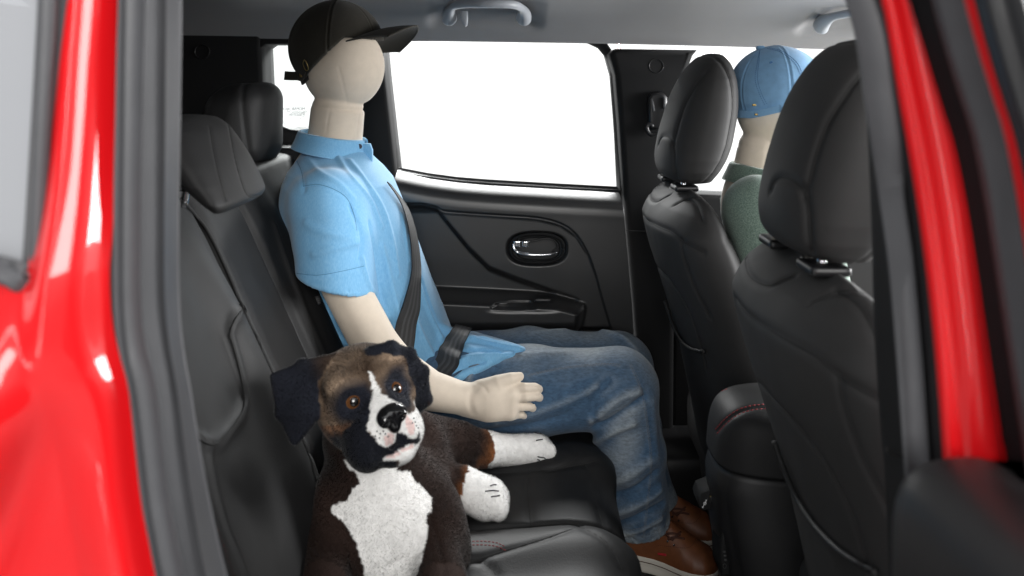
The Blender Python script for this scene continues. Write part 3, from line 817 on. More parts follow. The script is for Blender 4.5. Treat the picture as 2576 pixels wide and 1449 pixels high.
# trim panel: ledge under the glass and the inner face, running to the hinge
prof = np.array([(0.395, 1.075), (0.385, 1.088), (0.365, 1.094), (0.345, 1.094), (0.325, 1.090), (0.311, 1.080), (0.303, 1.064), (0.300, 1.040), (0.300, 1.0), (0.298, 0.95), (0.288, 0.92), (0.288, 0.85), (0.300, 0.82), (0.302, 0.60), (0.302, 0.42)])
prof = catmull(np.stack([prof[:, 0], 0 * prof[:, 0], prof[:, 1]], -1), 60)
yy = np.concatenate([[0.640], np.linspace(0.636, 0.60, 7), np.linspace(0.58, -0.25, 30)])
G = np.zeros((len(yy), 60, 3))
for i, y in enumerate(yy):
    k = np.clip((0.640 - y) / 0.05, 0, 1); e_ = math.sqrt(max(0, 1 - (1 - k) ** 2))
    G[i, :, 0] = prof[:, 0] + 0.020 * (1 - e_) - 0.03 * (y - 0.6) + np.where(prof[:, 2] > 0, 0, 0); G[i, :, 1] = y
    G[i, :, 2] = prof[:, 2] - 0.012 * (1 - e_) - 0.02 * (y - 0.6)
G[:, :, 0] -= 0.016; G[:, :, 2] += 0.018
V = G.reshape(-1, 3); Fc = grid_faces(len(yy), 60)
n = len(V); V2 = V.copy(); V2[:, 0] += 0.10
idx = np.arange(n).reshape(len(yy), 60); lp = np.concatenate([idx[0, :], idx[1:, -1], idx[-1, ::-1][1:], idx[::-1, 0][1:-1]]); l2 = np.roll(lp, -1)
part('door_trim_panel', np.vstack([V, V2]), np.vstack([Fc, Fc[:, ::-1] + n, np.stack([lp, l2, l2 + n, lp + n], -1)]), M['plastic'], nd)
# ------------------------------------------------------------------ rear seat
rear = thing('rear_seat', 'black leather rear bench seat that the plush dog and the blue shirted mannequin sit on', 'car seat', (-0.1, 1.48, 0.30))
# backrest: profile in side view swept across the car, with pads, bolsters and the split lines
pr_ = np.array([(-0.265, 0.56), (-0.285, 0.60), (-0.300, 0.64), (-0.345, 0.74), (-0.403, 0.87), (-0.462, 1.0), (-0.512, 1.11), (-0.540, 1.165), (-0.560, 1.200), (-0.585, 1.215), (-0.615, 1.213), (-0.64, 1.195), (-0.65, 1.15), (-0.62, 1.0), (-0.50, 0.70), (-0.45, 0.56)])
pr_ = catmull(np.stack([pr_[:, 0], 0 * pr_[:, 0], pr_[:, 1]], -1), 170)
Ys = np.linspace(0.80, 2.13, 330)
G = np.zeros((170, 330, 3)); G[:, :, 0] = pr_[:, 0][:, None]; G[:, :, 1] = Ys[None]; G[:, :, 2] = pr_[:, 2][:, None]
T = np.gradient(pr_, axis=0); T /= np.linalg.norm(T, axis=1, keepdims=True); Nn = np.stack([T[:, 2], 0 * T[:, 0], -T[:, 0]], -1)
front = (1 - sstep(1.19, 1.213, pr_[:, 2])) * (np.arange(170) < 100)
z_ = pr_[:, 2]
def bump1(y, c, w, p=2.0): return np.exp(-(np.abs((y - c) / w)) ** p)
D = np.zeros((170, 330))
for yc, sg in ((1.13, -1), (1.86, 1)):
    u = (Ys - yc)
    D += (0.020 * np.exp(-(np.abs(u) / 0.20) ** 4))[None] * (0.5 + 0.5 * sstep(0.62, 0.8, z_))[:, None]      # pad
    for s_ in (-1, 1):                                                                                     # side bolsters
        D += (0.026 * bump1(u, s_ * 0.185, 0.055, 2.4))[None] * (sstep(0.60, 0.72, z_) * (1 - 0.75 * sstep(1.0, 1.19, z_)))[:, None]
D -= (0.018 * bump1(Ys, 1.415, 0.016))[None] + (0.010 * bump1(Ys, 1.60, 0.008))[None]
D *= front[:, None]
G += Nn[:, None] * D[:, :, None]
# rounded ends
endk = np.minimum(sstep(0.80, 0.84, Ys), 1 - sstep(2.09, 2.13, Ys))
mid = np.stack([np.interp(z_, [0.56, 1.2], [-0.36, -0.61]), 0 * z_, z_], -1)
G[:, :, 0] = mid[:, 0][:, None] + (G[:, :, 0] - mid[:, 0][:, None]) * (0.5 + 0.5 * np.sqrt(endk))[None]
V, Fq = loft(np.transpose(G, (1, 0, 2)), cap=False)
t_ = bvh(V, Fq)
lines = []
def both(pts, w, d, n=40):
    L, N = trace(t_, pts, n)
    if L is not None: lines.append((L, w, d))
    return L, N
s1 = both([(452, 500), (520, 580), (575, 690), (612, 782), (690, 950), (770, 1130), (830, 1300)], 0.007, 0.004)
s2 = both([(608, 780), (588, 810), (578, 842), (584, 862), (600, 920), (614, 990), (611, 1030), (590, 1068), (556, 1108), (535, 1118), (512, 1112), (494, 1098)], 0.008, 0.007)
s3 = both([(520, 1105), (560, 1290), (620, 1449)], 0.006, 0.003)
s4 = both([(690, 560), (735, 690), (790, 830), (850, 960)], 0.006, 0.004)
N0 = vnormals(V, Fq)
V = groove(V, Fq, lines)
V = V + N0 * (0.0011 * vnoise(V, 24, 61) + 0.0004 * vnoise(V, 75, 62))[:, None]
bk = obj('backrest', V, Fq, M['leather'], rear)
t_ = bvh(V, Fq)
for pts in ([(452, 500), (520, 580), (575, 690), (612, 782), (690, 950), (770, 1130), (830, 1300)],):
    L, N = trace(t_, pts, 60)
    if L is not None: obj('seam', *seam_tube(L, N, 0.0035, 0.0015), M['seam'], rear)
for pts in ([(608, 780), (588, 810), (578, 842), (584, 862), (600, 920), (614, 990), (611, 1030), (590, 1068), (556, 1108), (535, 1118), (512, 1112), (494, 1098)],):
    L, N = trace(t_, pts, 60)
    if L is not None: obj('seam', *seam_tube(L, N, 0.0012), M['seam'], rear)
L, N = trace(t_, [(548, 1330), (566, 1380), (590, 1449), (615, 1520)], 30)
if L is not None: o = obj('stitching', *stitches(L, N), M['thread_red'], rear); o['kind'] = 'stuff'

# cushion
pc = np.array([(-0.36, 0.52), (-0.36, 0.585), (-0.335, 0.612), (-0.28, 0.622), (-0.15, 0.618), (0.0, 0.622), (0.10, 0.626), (0.155, 0.618), (0.192, 0.590), (0.205, 0.550), (0.195, 0.49), (0.16, 0.44), (0.0, 0.42), (-0.36, 0.44)])
pc = catmull(np.stack([pc[:, 0], 0 * pc[:, 0], pc[:, 1]], -1), 170)
G = np.zeros((170, 330, 3)); G[:, :, 0] = pc[:, 0][:, None]; G[:, :, 1] = Ys[None]; G[:, :, 2] = pc[:, 2][:, None]
T = np.gradient(pc, axis=0); T /= np.linalg.norm(T, axis=1, keepdims=True); Nn = np.stack([-T[:, 2], 0 * T[:, 0], T[:, 0]], -1)
topm = (sstep(0.56, 0.60, pc[:, 2]))
D = np.zeros((170, 330))
for yc in (1.13, 1.86):
    u = Ys - yc
    for s_ in (-1, 1):
        D += (0.020 * bump1(u, s_ * 0.21, 0.055, 2.4))[None] * np.ones((170, 1))
    D += (0.012 * np.exp(-(np.abs(u) / 0.24) ** 6))[None] * np.exp(-((pc[:, 0] - 0.12) / 0.09) ** 2)[:, None]
D -= (0.012 * bump1(Ys, 1.415, 0.008))[None]
G += Nn[:, None] * (D * topm[:, None])[:, :, None]
nz = vnoise(G.reshape(-1, 3), 22, 5).reshape(170, 330); G += Nn[:, None] * (0.0016 * nz * topm[:, None])[:, :, None]
V, Fq = loft(np.transpose(G, (1, 0, 2)), cap=False)
t_ = bvh(V, Fq)
cl = [[(1205, 1192), (1270, 1188), (1330, 1184), (1400, 1178), (1470, 1166), (1500, 1158)],
      [(1324, 1187), (1328, 1250), (1336, 1322)],
      [(1165, 1338), (1260, 1330), (1360, 1322), (1432, 1318), (1470, 1330), (1530, 1368), (1570, 1440)],
      [(1165, 1420), (1260, 1388), (1360, 1358), (1440, 1330)],
      [(1168, 1405), (1200, 1408), (1230, 1425), (1250, 1449)],
      [(1390, 1100), (1440, 1130), (1450, 1150), (1420, 1170), (1380, 1182)],
      [(1470, 1166), (1492, 1200), (1500, 1260), (1520, 1330)]]
V0 = V.copy()
V = groove(V, Fq, [(trace(t_, l, 40)[0], 0.006, 0.0035) for l in cl])
obj('cushion', V, Fq, M['leather'], rear)
t_ = bvh(V, Fq)
for l in cl:
    L, N = trace(t_, l, 40)
    if L is not None: obj('seam', *seam_tube(L, N, 0.0009), M['seam'], rear)
for dy in (0, 9):
    L, N = trace(t_, [(1168, 1363 + dy), (1215, 1362 + dy), (1250, 1366 + dy), (1272, 1376 + dy)], 30)
    if L is not None: o = obj('stitching', *stitches(L, N), M['thread_red'], rear); o['kind'] = 'stuff'

def headrest(parent, c, half, tilt, name='headrest', piping=True):
    R = rotY(tilt)
    def f(p):
        q = (p - np.array(c, np.float32)) @ R.astype(np.float32)
        x, y, z = q[:, 0], q[:, 1], q[:, 2]
        # rounded cushion, narrower on top, arched underneath
        w = half[1] * (1 - 0.10 * np.clip(z / half[2], -1, 1) ** 2 - 0.06 * (z / half[2]))
        d = s_rbox(np.stack([x - 0.012 * np.clip(z / half[2], -1.2, 1.2) + 0.25 * y * y / half[1], y * half[1] / w, z], -1).astype(np.float32), (0, 0, 0), half, min(half) * 0.80)
        return d
    lo = np.array(c) - np.array([0.15, half[1] + 0.03, half[2] + 0.05]); hi = np.array(c) + np.array([0.15, half[1] + 0.03, half[2] + 0.05])
    V, Fq = sdf_mesh(f, lo, hi, 0.0045)
    N = vnormals(V, Fq); q = (V - np.array(c)) @ R
    # front panel seam ring: a groove at a constant setback from the front face
    fx = half[0] * 0.35
    d = np.abs(q[:, 0] - fx - 0.25 * 0 * q[:, 1] ** 2)
    V = V - N * (0.0035 * np.exp(-(d / 0.005) ** 2))[:, None]
    return obj(name, V, Fq, M['leather'], parent)
def posts(parent, pts, top, r=0.0055, guide=(0.022, 0.014, 0.008)):
    for x, y, z in pts:
        L = np.array([(x - 0.004, y, z - 0.03), (x, y, z), (x + 0.003, y, z + top)])
        obj('headrest_post', *tube(catmull(L, 8), r, 14), M['chrome'], parent)
        obj('post_guide', *rbox((x, y, z + 0.004), guide, 0.006, 6), M['plastic_s'], parent)
def loft_rest(parent, Yc, hz, xr, xf, wd, seam_f, matl):
    q = catmull(np.stack([np.array(hz), np.array(xr), np.array(xf)], -1), 120); t0 = np.linspace(0, 1, 120)
    dd = np.concatenate([[0], np.cumsum(np.linalg.norm(np.diff(np.stack([hz, xr, xf], -1), axis=0), axis=1))]); wq = np.interp(t0 * dd[-1], dd, wd)
    m = 180; a = np.linspace(0, 2 * np.pi, m, endpoint=False); rings = []
    for i in range(120):
        c, s = np.cos(a), np.sin(a); n = 2.5
        ex = np.sign(c) * np.abs(c) ** (2 / n); ey = np.sign(s) * np.abs(s) ** (2 / n)
        xc, hx = (q[i, 1] + q[i, 2]) / 2, (q[i, 2] - q[i, 1]) / 2
        rings.append(np.stack([xc + hx * ex, Yc + wq[i] * ey, q[i, 0] + 0.0 * a], -1))
    V, Fl = loft(np.array(rings)); T3 = quads_only(V, Fl); t_ = bvh(V, T3)
    V = groove(V, T3, [(trace(t_, l, 60)[0], 0.003, 0.0012) for l in seam_f])
    h = obj('headrest', V, T3, matl, parent); t_ = bvh(V, T3)
    for k, l in enumerate(seam_f):
        L, N = trace(t_, l, 60)
        if L is not None:
            obj('seam', *seam_tube(L, N, 0.0016, 0.001), M['seam'], parent)
            if k == 0:
                o = obj('stitching', *stitches(L + np.array([-0.006, -0.002, 0]), N), M['thread_grey'], parent); o['kind'] = 'stuff'
loft_rest(rear, 1.235, [1.206, 1.209, 1.220, 1.245, 1.272, 1.30, 1.32, 1.334, 1.340], [-.412, -.420, -.437, -.468, -.497, -.522, -.530, -.520, -.500], [-.404, -.397, -.391, -.399, -.411, -.427, -.441, -.458, -.475], [.080, .102, .112, .117, .117, .113, .104, .082, .02],
          [[(528, 318), (534, 360), (544, 410), (556, 460), (568, 500)], [(574, 308), (582, 350), (594, 410), (610, 465), (622, 490), (640, 496), (668, 486)]], M['leather'])
posts(rear, [(-0.560, 1.135, 1.225), (-0.520, 1.315, 1.218)], 0.06)
headrest(rear, (-0.590, 1.87, 1.286), (0.060, 0.130, 0.095), -0.12)
posts(rear, [(-0.60, 1.80, 1.205), (-0.60, 1.94, 1.205)], 0.06)
# hinge cover of the far seat back
obj('shoulder_pad', *rbox((-0.60, 1.86, 1.16), (0.06, 0.18, 0.05), 0.04, 8), M['leather'], rear)

# ------------------------------------------------------------------ front seats (built once, copied across)
def front_seat():
    fs = thing('front_seat', 'near black leather front seat with tall headrest, partly behind the door pillar', 'car seat', (0.45, 1.10, 0.30), 'front seats')
    # backrest
    zt, zb = 1.162, 0.47
    tz = np.concatenate([np.linspace(zb, 0.98, 90), zt - (zt - 0.98) * (1 - np.sin(np.linspace(0, 1, 60) * np.pi / 2))[1:]])
    x0 = np.interp(tz, [0.47, 0.55, 0.645, 0.794, 0.854, 0.9375, 1.0, 1.08, 1.12, 1.165], [0.455, 0.450, 0.432, 0.4035, 0.3856, 0.3586, 0.338, 0.317, 0.322, 0.340])
    hw = np.interp(tz, [0.47, 0.6, 0.8, 0.95, 1.05], [0.230, 0.250, 0.264, 0.268, 0.266])
    up = np.clip((tz - 0.97) / (zt - 0.97), 0, 1); hw = hw * (1 - up ** 3.6) ** (1 / 2.9); hw = np.maximum(hw, 0.002)
    dr = 0.105 * (1 - up ** 5 * 0.5); df = np.interp(tz, [0.47, 0.7, 1.0, 1.165], [0.10, 0.085, 0.06, 0.030])
    m = 240
    a = np.linspace(0, 2 * np.pi, m, endpoint=False)
    # denser sampling on the rear face
    a = a + 0.25 * np.sin(a)
    rings = []
    for i in range(len(tz)):
        c, s = np.cos(a), np.sin(a)            # c=-1 -> rear
        n = 2.3
        ex = np.sign(c) * np.abs(c) ** (2 / n); ey = np.sign(s) * np.abs(s) ** (2 / n)
        k = (1 - up[i] ** 6)
        x = x0[i] + dr[i] + np.where(c < 0, dr[i] * k * ex, df[i] * k * ex * (1 - 0.25 * np.exp(-(ey / 0.5) ** 2)))
        rings.append(np.stack([x, 1.10 + hw[i] * ey, np.full(m, tz[i])], -1))
    V, Fq = loft(np.array(rings), cap=True); Fq = quads_only(V, Fq)
    t_ = bvh(V, Fq)
    sl = [[(1843, 742), (1880, 790), (1940, 832), (2000, 868), (2050, 896), (2110, 948), (2170, 985), (2230, 1018)],
          [(2108, 948), (2118, 1010), (2140, 1080), (2172, 1160), (2200, 1215), (2228, 1265), (2250, 1310)],
          [(1875, 640), (1876, 668), (1886, 694), (1910, 712), (1938, 718), (1965, 706), (1995, 694)],
          [(1906, 962), (1950, 1010), (2000, 1062), (2050, 1125), (2100, 1205), (2140, 1290), (2170, 1380), (2190, 1449), (2200, 1500)],
          [(2040, 760), (2090, 738), (2140, 730), (2190, 736)],
          [(2100, 730), (2150, 760), (2180, 800), (2210, 860)]]
    V = groove(V, Fq, [(trace(t_, l, 50)[0], 0.0055, 0.0035) for l in sl])
    V = V + vnormals(V, Fq) * (0.0008 * vnoise(V, 26, 63) + 0.0003 * vnoise(V, 80, 64))[:, None]
    # map pocket stands a little proud below its lip
    obj('backrest', V, Fq, M['leather_soft'], fs)
    t_ = bvh(V, Fq)
    for l in sl:
        L, N = trace(t_, l, 60)
        if L is not None: obj('seam', *seam_tube(L, N, 0.0010), M['seam'], fs)
    # pocket panel: thin shell on the rear face with its lip
    lip = [(1958, 1108), (1972, 1150), (1990, 1195), (2020, 1260), (2060, 1320), (2110, 1372), (2160, 1408), (2215, 1435)]
    low = [(2010, 1300), (2020, 1340), (2030, 1390), (2050, 1449), (2090, 1500), (2130, 1530), (2170, 1550), (2230, 1560)]
    A_, An = trace(t_, lip, 40); B_, Bn = trace(t_, low, 40)
    if A_ is not None:
        L = A_ + An * 0.006
        obj('pocket_lip', *tube(L, 0.0042, 10), M['leather'], fs)
    # headrest: lofted from its side profile, round across the back
    hz = np.array([1.168, 1.172, 1.180, 1.195, 1.22, 1.25, 1.28, 1.31, 1.33, 1.35, 1.37, 1.39, 1.41, 1.425, 1.437, 1.444, 1.447])
    xr = np.array([0.385, 0.366, 0.354, 0.345, 0.342, 0.346, 0.353, 0.362, 0.3685, 0.376, 0.385, 0.396, 0.409, 0.421, 0.434, 0.446, 0.458])
    xf = np.array([0.425, 0.446, 0.455, 0.468, 0.483, 0.494, 0.500, 0.505, 0.507, 0.507, 0.506, 0.503, 0.497, 0.490, 0.481, 0.473, 0.464])
    wd = np.array([0.085, 0.108, 0.116, 0.123, 0.128, 0.130, 0.131, 0.131, 0.130, 0.128, 0.124, 0.117, 0.105, 0.092, 0.074, 0.052, 0.012])
    q = catmull(np.stack([hz * 1.0, xr, xf], -1), 130); zq = q[:, 0]; wq = np.interp(zq, hz, wd)
    m = 200; a = np.linspace(0, 2 * np.pi, m, endpoint=False); rings = []
    for i in range(130):
        c, s = np.cos(a), np.sin(a); n = 2.35
        ex = np.sign(c) * np.abs(c) ** (2 / n); ey = np.sign(s) * np.abs(s) ** (2 / n)
        xc, hx = (q[i, 1] + q[i, 2]) / 2, (q[i, 2] - q[i, 1]) / 2
        rings.append(np.stack([xc + hx * ex - 0.012 * ey ** 2 * (c > 0) * 0 + 0.016 * ey ** 2 * (c > 0.0) * np.abs(c), 1.10 + wq[i] * ey, np.full(m, zq[i])], -1))
    V, Fq = loft(np.array(rings), cap=True); Fq = quads_only(V, Fq)
    t_ = bvh(V, Fq)
    hl = [[(2172, 178), (2140, 215), (2110, 260), (2085, 300), (2066, 345), (2048, 400), (2036, 450), (2024, 490)],
          [(1938, 478), (1945, 458), (1960, 447), (1985, 450), (2010, 466), (2024, 490), (2032, 530), (2034, 580), (2040, 632)]]
    V = groove(V, Fq, [(trace(t_, l, 50)[0], 0.006, 0.0042) for l in hl])
    # ring seam between the cushion and the back shell, seen on the side
    N = vnormals(V, Fq)
    xs_ = np.interp(V[:, 2], hz, xf) - 0.028
    V = V - N * (0.003 * np.exp(-((V[:, 0] - xs_) / 0.005) ** 2))[:, None]
    obj('headrest', V, Fq, M['leather_soft'], fs)
    t_ = bvh(V, Fq)
    for l in hl:
        L, N = trace(t_, l, 60)
        obj('seam', *seam_tube(L, N, 0.0009), M['seam'], fs)
    zz_ = np.linspace(1.19, 1.42, 50); L = []; Nn_ = []
    for z in zz_:
        x = float(np.interp(z, hz, xf)) - 0.028
        h_ = t_.ray_cast(Vector((x, 0.7, z)), Vector((0, 1, 0)))
        if h_[0]: L.append(tuple(h_[0])); Nn_.append(tuple(h_[1]))
    L, Nn_ = np.array(L), np.array(Nn_)
    obj('seam', *seam_tube(L, Nn_, 0.0009), M['seam'], fs)
    o = obj('stitching', *stitches(L + np.array([-0.004, 0, 0]), Nn_), M['thread_grey'], fs); o['kind'] = 'stuff'
    for y in (1.026, 1.186):
        L = np.array([(0.388, y, 1.12), (0.386, y, 1.16), (0.386, y, 1.20)])
        obj('headrest_post', *tube(L, 0.0058, 16), M['chrome'], fs)
        obj('post_guide', *rbox((0.388, y, 1.160), (0.025, 0.030, 0.0065), 0.0055, 8), M['plastic_s'], fs)
    obj('guide_button', *rbox((0.383, 1.060, 1.160), (0.010, 0.010, 0.006), 0.004, 5), M['plastic_s'], fs)
    # cushion and base
    V, Fq = rbox((0.72, 1.10, 0.56), (0.27, 0.245, 0.085), 0.06, 12); V[:, 2] += 0.02 * np.abs((V[:, 1] - 1.10) / 0.245) ** 3
    obj('cushion', V, Fq, M['leather_soft'], fs)
    obj('seat_base', *rbox((0.72, 1.10, 0.40), (0.24, 0.21, 0.09), 0.03, 6), M['plastic'], fs)
    for y in (0.92, 1.28): obj('seat_rail', *rbox((0.66, y, 0.318), (0.30, 0.02, 0.018), 0.006, 4), M['plastic_s'], fs)
    return fs
fs1 = front_seat()
def copy_thing(src, loc, label):
    r = src.copy(); COL.objects.link(r); r.location = loc; r['label'] = label
    for ch in [o for o in COL.objects if o.parent == src]:
        c = ch.copy(); COL.objects.link(c); c.parent = r
        for g in [o for o in COL.objects if o.parent == ch]:
            d = g.copy(); COL.objects.link(d); d.parent = c
    ORG[r.name] = np.array(loc, float)
    return r
fs2 = copy_thing(fs1, (0.43, 1.83, 0.30), 'far black leather front seat, behind which the blue capped mannequin shows')

# ------------------------------------------------------------------ centre console
con = thing('centre_console', 'black centre console between the front seats, padded lid with red stitching', 'console', (0.5, 1.46, 0.30))
rings = []
zc = [0.30, 0.45, 0.58, 0.66, 0.70, 0.715]
for z in np.linspace(0.30, 0.728, 40):
    xr = np.interp(z, [0.30, 0.50, 0.62, 0.70, 0.728], [0.405, 0.372, 0.352, 0.347, 0.355])
    a = np.linspace(0, 2 * np.pi, 96, endpoint=False); c, s = np.cos(a), np.sin(a); n = 5
    ex = np.sign(c) * np.abs(c) ** (2 / n); ey = np.sign(s) * np.abs(s) ** (2 / n)
    hw = np.interp(z, [0.30, 0.6, 0.73], [0.115, 0.105, 0.100])
    rings.append(np.stack([xr + 0.35 + 0.35 * ex + 0.018 * np.clip(-ex, 0, 1) * ey ** 2, 1.455 + hw * ey, np.full(96, z)], -1))
V, Fl = loft(np.array(rings)); T3 = quads_only(V, Fl); t_ = bvh(V, T3)
V = groove(V, T3, [(trace(t_, [(1832, 1146), (1822, 1200), (1822, 1260), (1840, 1350), (1858, 1449)], 40)[0], 0.005, 0.003)])
obj('console_body', V, T3, M['plastic'], con)
rings = []
for k in np.linspace(0, 1, 36):
    z = 0.732 + 0.108 * np.sin(k * np.pi / 2) ** 1.0
    sh = (1 - k ** 3.5) ** (1 / 2.4)
    sh = max(sh, 0.02)
    a = np.linspace(0, 2 * np.pi, 120, endpoint=False); c, s = np.cos(a), np.sin(a); n = 3.4
    ex = np.sign(c) * np.abs(c) ** (2 / n); ey = np.sign(s) * np.abs(s) ** (2 / n)
    xr = 0.350 + 0.012 * k
    rings.append(np.stack([xr + 0.22 + 0.22 * ex * (0.75 + 0.25 * sh) * (0.3 + 0.7 * sh), 1.455 + 0.105 * ey * sh, z - 0.010 * (1 - (1 - k)) * ey ** 2], -1))
V, Fl = loft(np.array(rings)); T3 = quads_only(V, Fl); t_ = bvh(V, T3)
ll = [(1802, 1085), (1825, 1060), (1855, 1038), (1890, 1026), (1930, 1022)]
V = groove(V, T3, [(trace(t_, ll, 40)[0], 0.005, 0.003)])
obj('armrest_lid', V, T3, M['leather'], con); t_ = bvh(V, T3)
for dx, dy in ((-2, -5), (2, 6)):
    L, N = trace(t_, [(x + dx, y + dy) for x, y in ll], 40)
    if L is not None: o = obj('stitching', *stitches(L, N, 0.005, 0.0025, 0.0006), M['thread_red'], con); o['kind'] = 'stuff'
L, N = trace(t_, [(1768, 1040), (1778, 1015), (1800, 992), (1830, 978)], 30)
if L is not None: o = obj('stitching', *stitches(L, N, 0.005, 0.0025, 0.0006), M['thread_red'], con); o['kind'] = 'stuff'
# charging socket plate on the rear end, with its trident mark
V, Fl = slab([(1757, 1262), (1764, 1243), (1790, 1232), (1808, 1236), (1806, 1280), (1768, 1286), (1760, 1276)], 1.452, 1.50, 0.003); up_ = obj('socket_plate', V, Fl, M['matt'], con)
def pl(x, y, Y=1.4495): return tuple(P(x, y, Y))
tri = [tube(np.array([pl(1768, 1276), pl(1776, 1260)]), 0.0006, 5), tube(np.array([pl(1770.5, 1271), pl(1770, 1266), pl(1772, 1263)]), 0.0005, 5), tube(np.array([pl(1771.5, 1269), pl(1775, 1270), pl(1776, 1266)]), 0.0005, 5), rbox(pl(1768, 1276), (0.0013, 0.0004, 0.0013), 0.0003, 2), rbox(pl(1776.5, 1259), (0.001, 0.0004, 0.0014), 0.0003, 2), rbox(pl(1776, 1265), (0.0009, 0.0004, 0.0009), 0.0003, 2)]
obj('socket_mark', *merge(tri), M['white_print'], up_)
obj('charging_socket', *rbox(pl(1791, 1256), (0.0040, 0.002, 0.0062), 0.001, 3), M['brass'], up_)
obj('socket_tongue', *rbox(pl(1789, 1258, 1.447), (0.0022, 0.0015, 0.0055), 0.0005, 3), M['plastic_s'], up_)
# power outlet plate low on the rear end
V, Fl = slab([(1812, 1405), (1820, 1330), (1830, 1332), (1842, 1405), (1838, 1449), (1815, 1449)], 1.40, 1.46, 0.003); lo_ = obj('outlet_plate', V, Fl, M['matt'], con)
obj('outlet_mark', *merge([rbox(tuple(P(x, y, 1.398)), (0.0022, 0.0004, 0.0016), 0.0004, 2) for x, y in ((1822, 1388), (1824, 1398), (1825, 1409))] + [tube(np.array([tuple(P(1823 + 4 * math.cos(t), 1424 + 6 * math.sin(t), 1.398)) for t in np.linspace(0, 6.28, 14)]), 0.0004, 4)]), M['thread_grey'], lo_)

# ------------------------------------------------------------------ mannequins
YM = 1.88
man = thing('mannequin', 'cream cloth mannequin in dark cap, blue polo shirt and jeans on the rear seat', 'mannequin', (-0.30, YM, 0.62))
pm = lambda x, y, Y=YM: np.array(tuple(P(x, y, Y)))
sh_n, el_n, wr_n = pm(826, 520, 1.690), pm(966, 908, 1.640), pm(1188, 1008, 1.630)
def arm_far():
    return [pm(840, 520, 2.02), pm(1000, 830, 2.04), pm(1170, 900, 2.00)]
# hand: palm on the thigh, fingers closing over it
hand_c = pm(1248, 1002, 1.628)
def fingers():
    base = [pm(1274, 983, 1.634), pm(1274, 1000, 1.632), pm(1270, 1022, 1.633), pm(1260, 1042, 1.636)]
    mid = [pm(1320, 975.5, 1.631), pm(1322, 998.5, 1.628), pm(1310, 1022.5, 1.630), pm(1295, 1043.5, 1.635)]
    tip = [pm(1345, 974.5, 1.641), pm(1348, 996.5, 1.638), pm(1333, 1023.0, 1.640), pm(1312, 1043, 1.643)]
    end = [pm(1356, 979, 1.652), pm(1357, 1000, 1.650), pm(1340, 1027, 1.650), pm(1318, 1046, 1.652)]
    rad = [(.0098, .0094, .0088, .0080), (.0098, .0096, .0090, .0080), (.0090, .0087, .0081, .0074), (.0082, .0078, .0072, .0066)]
    return [(np.array([b, m, t, e]), r) for b, m, t, e, r in zip(base, mid, tip, end, rad)]
FG = fingers()
thumb = (np.array([pm(1212, 980, 1.632), pm(1252, 963, 1.629), pm(1284, 951, 1.632), pm(1308, 946.5, 1.640)]), (.0190, .0150, .0106, .0080))
def body_sdf(p):
    d = s_ell(p, pm(865, 168), (0.0925, 0.082, 0.098))
    d = np.maximum(d, -1e3)
    nk = s_cap(p, pm(836, 420), pm(849, 285), 0.063, 0.0605)
    # flat joint between neck and head
    jn = np.array([math.sin(0.10), 0, -math.cos(0.10)], np.float32)
    d = smax(d, (p - pm(848, 271).astype(np.float32)) @ jn, 0.012)
    d = smin(d, nk, 0.006)
    tz = p[:, 2]
    tx = np.interp(tz, [0.62, 0.72, 0.83, 0.97, 1.08, 1.18], [-0.25, -0.25, -0.29, -0.35, -0.385, -0.40]).astype(np.float32)
    d = smin(d, s_chain(p, [pm(835, 470), pm(880, 650), pm(960, 820), pm(1010, 950)], [0.10, 0.10, 0.11, 0.11]), 0.03)
    d = smin(d, s_cap(p, sh_n, pm(850, 480, 2.06), 0.055, 0.055), 0.03)
    a = s_chain(p, [sh_n, pm(864, 715, 1.664), el_n], [0.056, 0.0450, 0.046])
    fo = s_chain(p, [el_n, pm(1080, 982, 1.628), wr_n], [0.045, 0.0385, 0.0285], flat=((0, 1, 0), 0.95))
    a = smin(a, fo, 0.02)
    d = smin(d, a, 0.02)
    af = arm_far(); d = smin(d, s_chain(p, af, [0.055, 0.045, 0.03]), 0.02)
    pal = smin(s_cap(p, wr_n, pm(1226, 1010, 1.628), 0.0285, 0.0335, flat=((0, 1, 0), 0.72)), s_rbox(p, pm(1255, 1013, 1.630), (0.0400, 0.0175, 0.0335), 0.0170, rotY(0.06)), 0.022)
    d = smin(d, pal, 0.018)
    fg = None
    for q, r in FG:
        e = s_chain(p, q, r)
        fg = e if fg is None else smin(fg, e, 0.0022)
    d = smin(d, fg, 0.007)
    d = smin(d, s_chain(p, thumb[0], thumb[1]), 0.010)
    return d
V, Fq = sdf_mesh(body_sdf, (-0.60, 1.55, 0.70), (0.08, 2.20, 1.50), 0.0030)
def jring(c, rx, ry, tilt, n=60):
    a = np.linspace(0, 2 * np.pi, n + 1); 
    return np.stack([c[0] + rx * np.cos(a), c[1] + ry * np.sin(a), c[2] + rx * np.cos(a) * math.tan(tilt)], -1)
jr = jring(pm(848, 269), 0.0615, 0.0615, -0.10)
t_ = bvh(V, Fq)
sm = [trace(t_, l, 40)[0] for l in ([(852, 170), (860, 200), (868, 235), (873, 260)], [(905, 280), (900, 310), (896, 350)], [(830, 275), (824, 305), (820, 340)])]
V = groove(V, Fq, [(jr, 0.004, 0.0035)] + [(s_, 0.0026, 0.0006) for s_ in sm if s_ is not None] + [(trace(t_, [(1200, 975), (1185, 990), (1182, 1015), (1190, 1040)], 20)[0], 0.006, 0.0015), (trace(t_, [(1196, 962), (1215, 972), (1225, 985)], 20)[0], 0.004, 0.0012)])
body = obj('body', V, Fq, M['knit'], man)
L = None
